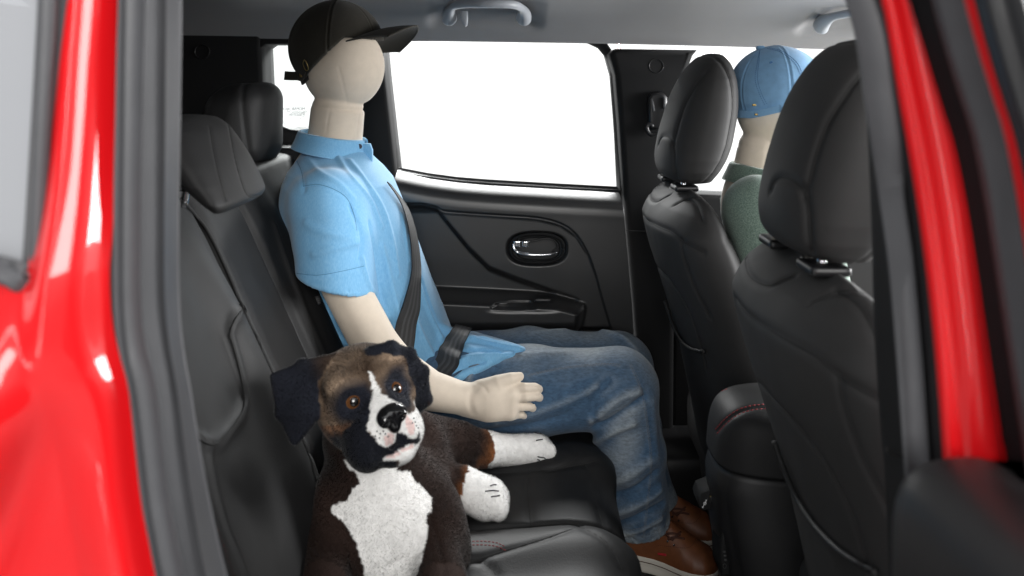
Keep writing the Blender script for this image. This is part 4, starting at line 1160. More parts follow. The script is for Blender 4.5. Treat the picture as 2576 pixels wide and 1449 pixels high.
for q_, r_ in FG[:3]:
    ax_ = q_[2] - q_[1]; ax_ /= np.linalg.norm(ax_)
    c_ = q_[2] + ax_ * 0.004 + np.array([0.001, -r_[2] * 0.80, r_[2] * 0.25])
    obj('finger_nail', *rbox(c_, (0.0062, 0.0016, 0.0052), 0.0014, 5, rotZ(0.35)), M['knit'], man)
#
nl = [(1363, 981, 10, 1.655), (1363, 1002, 9, 1.648), (1345, 1024, 7, 1.648)]

# shirt
zb_ = lambda py: CZ - (py - HY) / 1101.0
rowsP = np.array([372, 384, 400, 425, 455, 500, 560, 620, 700, 780, 850, 910, 960, 1000])
bkP = np.array([775, 764, 752, 734, 722, 713, 712, 722, 754, 792, 830, 862, 888, 905])
frP = np.array([918, 930, 942, 962, 985, 1004, 1030, 1050, 1079, 1112, 1140, 1156, 1165, 1160])
hwP = np.array([0.070, 0.085, 0.118, 0.170, 0.196, 0.205, 0.200, 0.192, 0.180, 0.172, 0.172, 0.178, 0.180, 0.178])
zP = zb_(rowsP)[::-1]; bx = ((bkP - CX) / 1101.0)[::-1]; fx_ = ((frP - CX) / 1101.0)[::-1]; hP = hwP[::-1]
slv = [pm(822, 506, 1.700), pm(834, 600, 1.678), pm(842, 735, 1.664)]
slf = [pm(830, 500, 2.02), pm(860, 620, 2.03), pm(880, 740, 2.03)]
hemn = np.array([math.sin(-0.26), 0, -math.cos(-0.26)])
hemc = pm(836, 712, 1.66)
def shirt_sdf(p):
    z = np.clip(p[:, 2], zP[0], zP[-1]); b = np.interp(z, zP, bx); f_ = np.interp(z, zP, fx_); hw = np.interp(z, zP, hP)
    c, ax = (b + f_) / 2, (f_ - b) / 2
    k = (np.abs((p[:, 0] - c) / ax) ** 2.3 + np.abs((p[:, 1] - YM) / hw) ** 2.3) ** (1 / 2.3)
    d = (k - 1) * np.minimum(ax, hw) * 0.80
    d = np.maximum(d, np.maximum(p[:, 2] - zP[-1], zP[0] - p[:, 2]))
    d = d.astype(np.float32)
    s = s_chain(p, slv, [0.071, 0.0755, 0.0755], 0.01)
    s = smax(s, (p - hemc.astype(np.float32)) @ hemn.astype(np.float32), 0.004)
    s2 = s_chain(p, slf, [0.068, 0.07, 0.07]); s2 = smax(s2, (p - slf[2].astype(np.float32)) @ hemn.astype(np.float32), 0.004)
    d = smin(d, s, 0.035); d = smin(d, s2, 0.03)
    # opening of the sleeve
    cav = s_chain(p, [slv[1], slv[2], slv[2] + (slv[2] - slv[1])], [0.062, 0.0705, 0.073])
    cav = np.maximum(cav, -(p - (hemc - hemn * 0.05).astype(np.float32)) @ hemn.astype(np.float32))
    d = smax(d, -cav, 0.003)
    # hem spread over the lap
    A, B, C, D_, E = pm(1128, 838, 1.83), pm(1312, 884, 1.735), pm(1118, 968, 1.705), pm(1190, 842, 1.96), pm(1225, 912, 1.70)
    fl = np.minimum(np.minimum(s_tri(p, A, B, E, 0.010), s_tri(p, A, E, C, 0.012)), s_tri(p, A, D_, B, 0.010))
    return smin(d, fl, 0.03)
V, Fq = sdf_mesh(shirt_sdf, (-0.60, 1.53, 0.62), (0.06, 2.15, 1.25), 0.0036)
V = V + vnormals(V, Fq) * (0.0022 * vnoise(V * np.array([1, 1, 0.55]), 26, 3))[:, None]
t_ = bvh(V, Fq)
folds = [([(880, 405), (915, 450), (960, 520), (985, 600), (1000, 690)], .008, -.0032), ([(850, 395), (880, 440), (930, 500), (960, 570)], .007, -.0025),
         ([(770, 395), (800, 430), (850, 460), (890, 500)], .008, -.002), ([(742, 400), (760, 440), (765, 480)], .006, .002),
         ([(1030, 600), (1045, 690), (1080, 790), (1110, 850)], .008, -.004), ([(1060, 700), (1090, 790), (1125, 860)], .006, .003),
         ([(960, 620), (985, 720), (1005, 800)], .009, -.0035), ([(930, 560), (945, 640), (960, 740), (985, 830)], .008, .003), ([(1030, 760), (1055, 830), (1090, 900)], .008, -.004),
         ([(910, 650), (930, 720), (975, 800)], .007, -.003), ([(820, 820), (850, 850), (880, 870)], .01, -.003),
         ([(1150, 860), (1200, 858), (1260, 872), (1310, 880)], .006, -.006), ([(1150, 890), (1200, 880), (1260, 888)], .005, .005), ([(1140, 930), (1180, 902), (1240, 897), (1290, 893)], .006, -.006),
         ([(1130, 950), (1170, 922), (1220, 908)], .005, .004), ([(1170, 845), (1190, 855), (1215, 850), (1240, 858)], .005, -.003),
         ([(770, 560), (800, 580), (850, 590), (890, 600)], .010, -.002), ([(790, 640), (840, 625), (900, 610)], .008, -.0025), ([(880, 520), (900, 560), (910, 600), (905, 650)], .006, .003),
         ([(760, 470), (800, 466), (840, 478), (872, 500), (890, 540), (900, 590)], .0028, .0016),
         ([(746, 688), (800, 692), (860, 682), (918, 670)], .0022, .0012), ([(1010, 540), (1020, 600), (1030, 660)], .006, -.003)]
V = groove(V, Fq, [(trace(t_, l, 36)[0], w * (0.85 if w > .003 else 1), dp * (1.7 if w > .003 else 1)) for l, w, dp in folds])
V = relax(V, Fq, 1, 0.5)
shirt = obj('shirt', V, Fq, M['shirt'], man)
shirtT = bvh(V, Fq)
for l in ([(747, 688), (800, 692), (860, 682), (917, 669)], [(762, 468), (800, 464), (840, 476), (872, 498), (890, 538), (898, 580)], [(742, 396), (758, 430), (764, 470)]):
    L, N = trace(shirtT, l, 50)
    if L is not None: obj('seam', *seam_tube(L, N, 0.0008, 0.0002), M['shirt_thread'], man)
# collar: stand, fold and falling leaf
th = np.linspace(math.radians(14), math.radians(346), 90)     # gap at the front (+x)
def cring(c, rx, ry, tilt): return np.stack([c[0] + rx * np.cos(th), c[1] + ry * np.sin(th), c[2] + rx * np.cos(th) * tilt], -1)
tip = np.exp(-((np.minimum(th, 2 * np.pi - th) - math.radians(14)) / 0.42) ** 2)
r0 = cring(pm(836, 385), 0.068, 0.070, -0.12); r1 = cring(pm(838, 346), 0.0715, 0.072, -0.145); r2 = cring(pm(838, 341.5), 0.0765, 0.077, -0.145)
r3 = cring(pm(834, 366), 0.0815, 0.088, -0.15); r4 = cring(pm(829, 386), 0.0850, 0.100, -0.19)
r4[:, 2] -= 0.016 * tip; r3[:, 2] -= 0.006 * tip
G = catmull(np.array([r.ravel() for r in (r0, r1, r2, r3, r4)]), 26).reshape(26, 90, 3)
G += (0.0012 * vnoise(G.reshape(-1, 3), 45, 8)).reshape(26, 90, 1)
V0 = G.reshape(-1, 3); Fc = grid_faces(26, 90); N = vnormals(V0, Fc); n = len(V0)
idx = np.arange(n).reshape(26, 90); lp = np.concatenate([idx[0, :], idx[1:, -1], idx[-1, ::-1][1:], idx[::-1, 0][1:-1]]); l2 = np.roll(lp, -1)
col_ = obj('collar', np.vstack([V0 + N * 0.0012, V0 - N * 0.0012]), np.vstack([Fc, Fc[:, ::-1] + n, np.stack([lp, l2, l2 + n, lp + n], -1)]), M['shirt'], man)
# button on the stand, placket edge
bt = pm(905, 368, 1.855); a = np.linspace(0, 2 * np.pi, 25)
cb = np.array([bt[0] + 0.004, bt[1] - 0.030, bt[2]])
Rb = rotZ(math.radians(-38))
def disc(c, r, h, R):
    rings = []
    for rr_, yy_ in ((0.001, -h), (r * .5, -h * .8), (r * .62, -h), (r * .9, -h), (r, -h * .6), (r, h), (0.001, h)):
        a = np.linspace(0, 2 * np.pi, 24, endpoint=False); rings.append(np.stack([rr_ * np.cos(a), np.full(24, yy_), rr_ * np.sin(a)], -1) @ R.T + c)
    return loft(np.array(rings))
h_ = hit(bvh(V0, Fc), 905, 368)
cb = np.array(h_[0]) - np.array([0, 0.002, 0]) if h_[0] else cb
obj('button', *disc(cb, 0.0056, 0.0016, rotZ(math.radians(20))), M['button'], man)
V, Fl = slab([(884, 392), (900, 360), (930, 362), (936, 378), (936, 414), (930, 416), (905, 384)], 1.852, 1.866, 0.002); 
obj('placket', V, Fl, M['shirt'], man)

# jeans
kn, kf = pm(1556, 975, 1.755), pm(1552, 922, 1.985)
legn = ([pm(1070, 990, 1.790), pm(1330, 983, 1.752), kn, pm(1588, 1130, 1.765), pm(1590, 1230, 1.795), pm(1610, 1312, 1.812)], [0.098, 0.092, 0.082, 0.070, 0.067, 0.063])
legf = ([pm(1080, 950, 1.975), pm(1330, 925, 1.990), kf, pm(1590, 1080, 1.985), pm(1606, 1190, 1.97), pm(1640, 1270, 1.96)], [0.098, 0.092, 0.082, 0.068, 0.066, 0.062])
def jeans_sdf(p):
    d = s_ell(p, pm(1020, 975), (0.13, 0.175, 0.105))
    for pts, rs in (legn, legf):
        l = s_chain(p, pts, rs, 0.02)
        e = pts[-1].astype(np.float32); ax = (pts[-1] - pts[-2]); ax = (ax / np.linalg.norm(ax) + np.array([0.0, 0, -0.25])); ax = (ax / np.linalg.norm(ax)).astype(np.float32)
        l = smax(l, (p - e) @ ax - 0.004, 0.003)
        cav = np.maximum(s_chain(p, [pts[-2], pts[-1], pts[-1] + (pts[-1] - pts[-2]) * 0.5], [0.060, rs[-1] - 0.005, rs[-1] - 0.004]), -((p - e) @ ax + 0.04))
        l = smax(l, -cav, 0.003)
        d = smin(d, l, 0.03)
    return d
V, Fq = sdf_mesh(jeans_sdf, (-0.42, 1.62, 0.33), (0.40, 2.12, 0.86), 0.0045)
V = V + vnormals(V, Fq) * (0.0030 * vnoise(V, 20, 11) + 0.0012 * vnoise(V, 60, 12))[:, None]
t_ = bvh(V, Fq)
jf = [([(1190, 925), (1260, 905), (1330, 895), (1420, 888)], .012, -.004), ([(1200, 1000), (1180, 960), (1200, 930), (1240, 915)], .008, -.004),
      ([(1490, 1055), (1520, 1030), (1560, 1000), (1600, 985)], .010, -.006), ([(1500, 1075), (1535, 1060), (1580, 1030), (1620, 1000)], .008, .005), ([(1500, 1110), (1540, 1085), (1590, 1065)], .010, -.005),
      ([(1500, 1060), (1490, 1020), (1500, 990), (1530, 960)], .008, .004), ([(1515, 1200), (1545, 1210), (1590, 1190), (1630, 1160)], .012, -.005), ([(1520, 1240), (1560, 1245), (1610, 1225), (1650, 1190)], .010, .005),
      ([(1530, 1290), (1575, 1280), (1630, 1250), (1655, 1230)], .011, -.007), ([(1540, 1325), (1590, 1310), (1640, 1285), (1668, 1270)], .009, .006), ([(1545, 1345), (1600, 1335), (1660, 1305)], .007, -.004),
      ([(1250, 1060), (1330, 1040), (1420, 1010), (1500, 975)], .010, -.004), ([(1230, 1085), (1330, 1070), (1430, 1045)], .009, .003), ([(1640, 1010), (1645, 1080), (1650, 1150)], .012, -.003),
      ([(1500, 830), (1540, 838), (1570, 850), (1600, 880)], .008, -.003), ([(1330, 838), (1380, 832), (1440, 828)], .01, -.002)]
V = groove(V, Fq, [(trace(t_, l, 36)[0], w, dp * 1.7) for l, w, dp in jf])
t_ = bvh(V, Fq)
# seam welts
side = [[(1130, 1010), (1250, 965), (1340, 935), (1420, 918), (1500, 905), (1560, 915), (1600, 950), (1615, 1000)],
        [(1600, 955), (1618, 1020), (1632, 1100), (1640, 1180), (1634, 1250), (1625, 1345)]]
side = [[(1330, 945), (1400, 930), (1470, 921), (1530, 918), (1560, 922)], [(1585, 920), (1612, 985), (1628, 1080), (1636, 1170), (1628, 1260), (1618, 1350)]]
V = groove(V, Fq, [(trace(t_, l, 60)[0], 0.0035, -0.0016) for l in side])
hemz = []
# dye worn pale on top of the thighs, the knees and the fold ridges
cN = vnormals(V, Fq)
Vs = relax(V, Fq, 12, 0.6); cur = np.einsum('ij,ij->i', V - Vs, cN)
wear = 0.80 * np.exp(-(dist_line(V, np.array([pm(1330, 900, 1.76), pm(1480, 888, 1.76), pm(1600, 930, 1.77), pm(1640, 1010, 1.78)])) / 0.055) ** 2)
wear = np.maximum(wear, 0.6 * np.exp(-(dist_line(V, np.array([pm(1300, 850, 1.99), pm(1480, 838, 1.99), pm(1590, 880, 1.99)])) / 0.05) ** 2))
wear = np.maximum(wear, 0.42 * np.exp(-(dist_line(V, np.array([pm(1560, 1010, 1.69), pm(1580, 1110, 1.70), pm(1545, 1180, 1.71)])) / 0.045) ** 2))
wear = np.clip(wear - 0.02 + cur * 120 + 0.08 * vnoise(V, 30, 21) + 0.07 * vnoise(V, 90, 22), 0, 1)[:, None]
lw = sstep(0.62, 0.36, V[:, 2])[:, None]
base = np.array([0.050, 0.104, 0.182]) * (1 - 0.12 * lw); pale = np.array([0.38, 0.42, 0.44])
jc = base * (1 - wear) + pale * wear
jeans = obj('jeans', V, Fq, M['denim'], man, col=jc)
jT = bvh(V, Fq)
for l in side:
    for dx in (0, 6):
        L, N = trace(jT, [(x + dx * 0.6, y - dx * 0.6) for x, y in l], 60)
        if L is not None: o = obj('stitching', *stitches(L, N, 0.004, 0.002, 0.0005), M['denim_thread'], man); o['kind'] = 'stuff'
L, N = trace(jT, [(1538, 1322), (1570, 1334), (1610, 1328), (1650, 1312), (1672, 1295)], 40)
if L is not None:
    o = obj('stitching', *stitches(L, N, 0.004, 0.002, 0.0006), M['denim_thread'], man); o['kind'] = 'stuff'

# shoes
def shoe(heel, toe, wid, parent):
    heel, toe = np.array(heel, float), np.array(toe, float)
    d = toe - heel; Ln = np.linalg.norm(d[:2]); ang = math.atan2(d[1], d[0]); R = rotZ(ang)
    s = np.linspace(0, 1, 60); a = np.linspace(0, 2 * np.pi, 56, endpoint=False)
    plan = np.interp(s, [0, .02, .06, .15, .3, .5, .68, .8, .9, .96, .99, 1], [.12, .42, .62, .74, .74, .80, .98, 1.0, .86, .60, .34, .10]) * wid / 2
    ctr = np.interp(s, [0, .4, .7, 1], [0, 0.004, -0.004, -0.010])
    def body(z0, htop, k=1.0, sq=2.6):
        rings = []
        for i in range(60):
            c, sn = np.cos(a), np.sin(a); n = sq
            ex = np.sign(c) * np.abs(c) ** (2 / n); ez = np.sign(sn) * np.abs(sn) ** (2 / n)
            h = htop[i]
            y = ctr[i] + plan[i] * k * ex * np.where(sn > 0, 1 - 0.45 * np.clip(sn, 0, 1) ** 1.5 * min(1, h / 0.07), 1)
            z = np.where(sn > 0, h * ez, 0.010 * ez) + z0
            q = np.stack([np.full(56, (s[i] - 0.5) * Ln * (0.985 if k < 1 else 1.0) + 0.5 * Ln), y, z], -1)
            rings.append(q @ R.T + heel)
        return np.array(rings)
    ht = np.interp(s, [0, .05, .15, .3, .42, .52, .62, .75, .88, .96, 1], [.055, .068, .074, .082, .086, .080, .066, .050, .040, .026, .006])
    V, Fl = loft(body(0.032, ht, 0.965)); T3 = quads_only(V, Fl)
    sh = obj('shoe', V, T3, M['tan'], parent)
    rs = []
    for z, k in ((0.000, .94), (0.002, .985), (0.006, 1.0), (0.016, 1.0), (0.018, .995), (0.0185, 1.0), (0.030, 1.0), (0.034, .985), (0.035, .95)):
        pl_ = np.stack([s * Ln * 1.0, ctr + plan * k, 0 * s + z], -1); pr2 = np.stack([s * Ln, ctr - plan * k, 0 * s + z], -1)[::-1]
        rs.append(np.vstack([pl_, pr2]) @ R.T + heel)
    V2, F2 = loft(np.array(rs)); obj('sole', V2, F2, M['sole'], sh)
    ln_ = np.vstack([np.stack([s * Ln, ctr + plan * 1.004, 0 * s + .0245], -1), np.stack([s * Ln, ctr - plan * 1.004, 0 * s + .0245], -1)[::-1]]) @ R.T + heel
    obj('sole_stripe', *tube(np.vstack([ln_, ln_[:1]]), 0.0009, 5), M['tan_dark'], sh)
    return sh, bvh(V, T3), R, heel, Ln
zf = 0.306
h1, t1 = pm(1548, 0, 1.865), pm(1812, 0, 1.775)
sh1 = shoe((h1[0], 1.865, zf), (t1[0], 1.775, zf), 0.098, man)
h2, t2 = pm(1620, 0, 2.0), pm(1815, 0, 1.93)
sh2 = shoe((h2[0] - 0.06, 2.015, zf - 0.012), (t2[0], 1.925, zf - 0.012), 0.098, man)
for sh, T_, off in ((sh1[0], sh1[1], (0, 0)), (sh2[0], sh2[1], (12, -62))):
    ox, oy = off
    def sl(l, n=24): return trace(T_, [(x + ox, y + oy) for x, y in l], n)
    for l in ([(1668, 1345), (1690, 1342), (1712, 1346)], [(1680, 1356), (1700, 1352), (1722, 1356)], [(1664, 1334), (1690, 1358)], [(1712, 1338), (1690, 1360)]):
        L, N = sl(l)
        if L is not None: obj('lace', *tube(L + N * 0.0012, 0.0024, 8), M['tan_dark'], sh)
    L, N = sl([(1655, 1372), (1690, 1375), (1730, 1378), (1748, 1362), (1752, 1340)])
    if L is not None: o = obj('stitching', *stitches(L, N, 0.003, 0.0015, 0.0005), M['tan_dark'], sh); o['kind'] = 'stuff'
    for x, y in ((1680, 1362), (1696, 1372)):
        h_ = hit(T_, x + ox, y + oy)
        if h_[0]: obj('eyelet', *disc(np.array(h_[0]) + np.array(h_[1]) * 0.0003, 0.0026, 0.0006, rotZ(0)), M['chrome'], sh)
L, N = trace(sh1[1], [(1655, 1393), (1676, 1396)], 6)
if L is not None: obj('side_tag', *tube(L + N * 0.0008, 0.0026, 6, 0.5), M['tag'], sh1[0])

# caps
def cap(parent, c, r, cutA, cutB, matl, brim, strap, name='cap', amp=0.0012):
    c = np.array(c, float)
    (ax, az), (bx_, bz_) = cutA; n1 = np.array([-(bz_ - az), 0, bx_ - ax]); n1 /= np.linalg.norm(n1); n1 = n1 if n1[2] > 0 else -n1
    (cx_, cz_), (dx_, dz_) = cutB; n2 = np.array([-(dz_ - cz_), 0, dx_ - cx_]); n2 /= np.linalg.norm(n2); n2 = n2 if n2[2] > 0 else -n2
    def f(p):
        q = p - c.astype(np.float32)
        o_ = s_ell(p, c, r)
        sh = np.maximum(o_, -(s_ell(p, c, (r[0] - .0065, r[1] - .0065, r[2] - .0065))))
        pA = (p - np.array([ax, 0, az], np.float32)) @ n1.astype(np.float32); pB = (p - np.array([cx_, 0, cz_], np.float32)) @ n2.astype(np.float32)
        keep = -smax(pA, pB, 0.02) if False else -smin(-(-np.maximum(pA, pB)), 1e3 + 0 * pA, 0.01)
        keep = -np.maximum(pA, pB)
        return smax(sh, keep, 0.003)
    V, Fq = sdf_mesh(f, c - np.array(r) - 0.01, c + np.array(r) + 0.01, 0.0025, 1.6)
    V = relax(V, Fq, 4, 0.5)
    q = (V - c) / np.array(r)
    # six panels: seams run from the button down
    az_ = np.arctan2(q[:, 1], q[:, 0]); N = vnormals(V, Fq); hor = np.hypot(q[:, 0], q[:, 1])
    for k in range(6):
        a0 = math.radians(30 + 60 * k); dd = np.abs(np.sin(az_ - a0)) * hor * r[0]; dd = np.where(np.cos(az_ - a0) > 0, dd, 1)
        V = V - N * (0.0014 * np.exp(-(dd / 0.0022) ** 2) * (hor > 0.08))[:, None]
        V = V + N * (0.0007 * np.exp(-((dd - 0.0045) / 0.002) ** 2))[:, None]
    V = V + N * (amp * vnoise(V, 22, 4))[:, None]
    cp = obj(name, V, Fq, matl, parent)
    return cp, bvh(V, Fq)
def P2(x, y, Y): v = P(x, y, Y); return (v.x, v.z)
cR = pm(848, 118)
cap1, c1T = cap(man, cR, (0.1085, 0.098, 0.106), (P2(765, 212, YM), P2(885, 99, YM)), (P2(860, 96, YM), P2(975, 104, YM)), M['cap_dark'], None, None)
def brim(parent, matl, pts):
    """pts(s,t) -> point; s across, t outwards"""
    s = np.linspace(-1, 1, 60); t = np.linspace(-0.12, 1, 24)
    G = np.array([[pts(a, b if b > 0 else b * (1 - abs(a) ** 3)) for a in s] for b in t])
    V0 = G.reshape(-1, 3); Fc = grid_faces(24, 60); N = vnormals(V0, Fc); n = len(V0)
    idx = np.arange(n).reshape(24, 60); lp = np.concatenate([idx[0, :], idx[1:, -1], idx[-1, ::-1][1:], idx[::-1, 0][1:-1]]); l2 = np.roll(lp, -1)
    obj('brim', np.vstack([V0 + N * .0016, V0 - N * .0016]), np.vstack([Fc, Fc[:, ::-1] + n, np.stack([lp, l2, l2 + n, lp + n], -1)]), matl, parent)
def b1(s, t):
    root = np.array([cR[0] + 0.104 * math.sqrt(max(0, 1 - (s * 0.93) ** 2)), YM + 0.093 * s, 0])
    ln = 0.078 * (1 - 0.35 * abs(s) ** 3)
    # centre line from the crown front out to the tip
    x = root[0] + ln * t * (1 if True else 0)
    zr = pm(960, 86)[2] + 0.006
    z = zr + 0.012 * t * (1 - t) + 0.010 * t - 0.030 * s * s - 0.014 * s - 0.010 * abs(s) ** 3
    tipx = pm(1050, 0)[0]
    x = min(x, tipx - 0.05 * abs(s) ** 2.6)
    x = root[0] + (tipx - 0.055 * abs(s) ** 2.4 - root[0]) * t
    return (x, root[1] * (1) - 0.0 , z)
brim(cap1, M['cap_dark'], b1)
L = np.array([b1(s, 1.0) for s in np.linspace(-1, 1, 50)]); obj('brim_edge', *tube(L, 0.0024, 8), M['cap_dark'], cap1)
obj('cap_button', *rbox((cR[0] - .004, YM, cR[2] + 0.106), (0.008, 0.008, 0.004), 0.004, 5), M['cap_dark'], cap1)
# strap at the back, its loose end and the brass slide
stp = catmull(np.array([pm(770, 182, 1.815), pm(762, 192, 1.835), pm(750, 190, 1.855), pm(735, 190, 1.865), pm(717, 189, 1.868)]), 24)
V, Fq, _ = ribbon(stp + np.array([0, 0, 0.009]), stp - np.array([0.002, 0, 0.011]), np.tile(np.array([-0.25, -0.95, 0]), (24, 1)), 0.0014)
obj('cap_strap', V, Fq, M['cap_dark'], cap1)
V, Fq, _ = ribbon(catmull(np.array([pm(772, 176, 1.82), pm(757, 186, 1.86), pm(752, 190, 1.90)]), 12), catmull(np.array([pm(776, 200, 1.82), pm(764, 212, 1.86), pm(760, 214, 1.90)]), 12), np.tile(np.array([-0.6, -0.8, 0]), (12, 1)), 0.0014)
obj('cap_strap', V, Fq, M['cap_dark'], cap1)
L, N = trace(c1T, [(765, 152), (763, 160), (768, 174), (773, 177), (776, 172), (772, 158), (767, 151), (765, 152)], 30)
if L is not None: obj('cap_slide', *tube(L + N * 0.001, 0.0011, 6), M['brass'], cap1)
obj('strap_clip', *rbox(pm(758, 186, 1.838), (0.004, 0.004, 0.008), 0.002, 4), M['brass'], cap1)

# ------------------------------------------------------------------ the mannequin in the far front seat
YF = 1.83
fm = thing('mannequin', 'cream cloth mannequin in pale blue cap and heather green shirt in the far front seat', 'mannequin', (0.62, YF, 0.62))
pf = lambda x, y, Y=YF: np.array(tuple(P(x, y, Y)))
def fbody(p):
    d = s_ell(p, pf(1958, 258), (0.094, 0.084, 0.112))
    jn = np.array([0, 0, -1], np.float32)
    d = smax(d, -(p[:, 2] - pf(1900, 368)[2]).astype(np.float32), 0.01)
    d = smin(d, s_cap(p, pf(1912, 470), pf(1922, 380), 0.066, 0.058), 0.006)
    d = smin(d, s_chain(p, [pf(1930, 520), pf(1980, 700), pf(2000, 950)], [0.10, 0.11, 0.12]), 0.03)
    for y, k in ((1.65, 1), (2.01, -1)):
        d = smin(d, s_chain(p, [pf(1915, 520, y), pf(1980, 800, y - 0.02 * k), pf(2200, 900, y)], [0.055, 0.045, 0.035]), 0.02)
        d = smin(d, s_chain(p, [pf(2010, 980, y + 0.08 * k), np.array([1.05, y + 0.08 * k, 0.68]), np.array([1.12, y + 0.08 * k, 0.36])], [0.085, 0.075, 0.055]), 0.03)
    return d
V, Fq = sdf_mesh(fbody, (0.38, 1.55, 0.32), (1.22, 2.12, 1.49), 0.0065)
t_ = bvh(V, Fq)
V = groove(V, Fq, [(jring(pf(1922, 369), 0.060, 0.060, -0.06), 0.005, 0.003), (trace(t_, [(1936, 375), (1931, 400), (1926, 425)], 20)[0], 0.003, 0.0015)])
obj('body', V, Fq, M['knit'], fm)
fz = CZ - (np.array([455, 470, 490, 520, 560, 620, 700, 820, 980]) - HY) / F * YF
fbx = (np.array([1850, 1840, 1832, 1828, 1832, 1845, 1870, 1905, 1930]) - CX) / F * YF
ffx = (np.array([1975, 1995, 2020, 2050, 2075, 2090, 2110, 2125, 2130]) - CX) / F * YF
fhw = np.array([0.085, 0.12, 0.16, 0.19, 0.20, 0.195, 0.185, 0.175, 0.18])
def fshirt(p):
    z = np.clip(p[:, 2], fz[-1], fz[0]); b = np.interp(z, fz[::-1], fbx[::-1]); g = np.interp(z, fz[::-1], ffx[::-1]); hw = np.interp(z, fz[::-1], fhw[::-1])
    c, ax = (b + g) / 2, (g - b) / 2
    k = (np.abs((p[:, 0] - c) / ax) ** 2.3 + np.abs((p[:, 1] - YF) / hw) ** 2.3) ** (1 / 2.3)
    d = (k - 1) * np.minimum(ax, hw) * 0.8
    d = np.maximum(d, np.maximum(p[:, 2] - fz[0], fz[-1] - p[:, 2])).astype(np.float32)
    for y, k in ((1.66, 1), (2.00, -1)):
        d = smin(d, s_chain(p, [pf(1905, 530, y), pf(1950, 660, y - 0.01 * k), pf(1975, 760, y - 0.02 * k)], [0.070, 0.075, 0.075]), 0.03)
    return d
V, Fq = sdf_mesh(fshirt, (0.42, 1.52, 0.66), (0.82, 2.14, 1.20), 0.006)
V = V + vnormals(V, Fq) * (0.003 * vnoise(V, 24, 9) + 0.001 * vnoise(V, 60, 10))[:, None]
obj('shirt', V, Fq, M['green'], fm)
th = np.linspace(math.radians(20), math.radians(340), 80)
r1 = cring(pf(1922, 424), 0.0680, 0.070, -0.11); r2 = cring(pf(1922, 420), 0.0725, 0.0745, -0.11); r4 = cring(pf(1916, 466), 0.0850, 0.090, -0.14); r3 = (r2 + r4) / 2 + 0.0; r0 = cring(pf(1915, 465), 0.066, 0.068, -0.1)
G = catmull(np.array([r.ravel() for r in (r0, r1, r2, r3, r4)]), 24).reshape(24, 80, 3)
G += (0.0015 * vnoise(G.reshape(-1, 3), 40, 13)).reshape(24, 80, 1)
V0 = G.reshape(-1, 3); Fc = grid_faces(24, 80); N = vnormals(V0, Fc); n = len(V0)
idx = np.arange(n).reshape(24, 80); lp = np.concatenate([idx[0, :], idx[1:, -1], idx[-1, ::-1][1:], idx[::-1, 0][1:-1]]); l2 = np.roll(lp, -1)
obj('collar', np.vstack([V0 + N * .0014, V0 - N * .0014]), np.vstack([Fc, Fc[:, ::-1] + n, np.stack([lp, l2, l2 + n, lp + n], -1)]), M['green'], fm)
cF = pf(1954, 228)
cap2, c2T = cap(fm, cF, (0.106, 0.098, 0.1005), (P2(1868, 298, YF), P2(2000, 256, YF)), (P2(1980, 262, YF), P2(2080, 240, YF)), M['cap_blue'], None, None, amp=0.0005)
obj('cap_button', *rbox((pf(1911, 0)[0], YF - 0.005, pf(0, 121)[2]), (0.009, 0.009, 0.005), 0.0045, 5), M['cap_blue'], cap2)
def b2(s, t):
    x = cF[0] + 0.099 * math.sqrt(max(0, 1 - (s * 0.93) ** 2)); tx_ = cF[0] + 0.18 - 0.055 * abs(s) ** 2.4
    return (x + (tx_ - x) * t, YF + 0.093 * s, pf(0, 236)[2] + 0.006 - 0.03 * s * s)
brim(cap2, M['cap_blue'], b2)
for l, dx in (([(1912, 124), (1905, 160), (1900, 200), (1912, 240), (1925, 266)], 0), ([(1912, 124), (1909, 160), (1906, 200), (1918, 240), (1931, 264)], 0), ([(1930, 122), (1965, 132), (2000, 160), (2014, 190)], 0), ([(1935, 120), (1970, 130), (2005, 158), (2020, 188)], 0)):
    L, N = trace(c2T, l, 40)
    if L is not None: o = obj('stitching', *stitches(L, N, 0.003, 0.0015, 0.0005), M['cap_blue_d'], cap2); o['kind'] = 'stuff'
L, N = trace(c2T, [(1944, 158), (1948, 158)], 3)
h_ = hit(c2T, 1940, 158)
if h_[0]: obj('eyelet', *disc(np.array(h_[0]), 0.0035, 0.0008, rotZ(0)), M['cap_blue_d'], cap2)
# strap across the back opening
a0 = np.linspace(math.radians(150), math.radians(258), 30)
ctr = np.stack([cF[0] + 0.104 * np.cos(a0), YF + 0.0995 * np.sin(a0), np.zeros(30)], -1)
zl = np.interp(ctr[:, 0], [pf(1868, 0)[0], pf(1925, 0)[0]], [pf(0, 288)[2], pf(0, 272)[2]])
Lh = ctr.copy(); Lh[:, 2] = zl + 0.011; Ll = ctr.copy(); Ll[:, 2] = zl - 0.005
V, Fq, _ = ribbon(Lh, Ll, np.stack([np.cos(a0), np.sin(a0), 0 * a0], -1), 0.0016); obj('cap_strap', V, Fq, M['cap_blue'], cap2)
for x, y in ((1897, 264), (1903, 288)):
    h_ = hit(bvh(V, Fq), x, y)
    q = np.array(h_[0]) if h_[0] else pf(x, y, YF - 0.09)
    obj('cap_slide', *rbox(q, (0.004, 0.002, 0.0022), 0.001, 4), M['brass'], cap2)

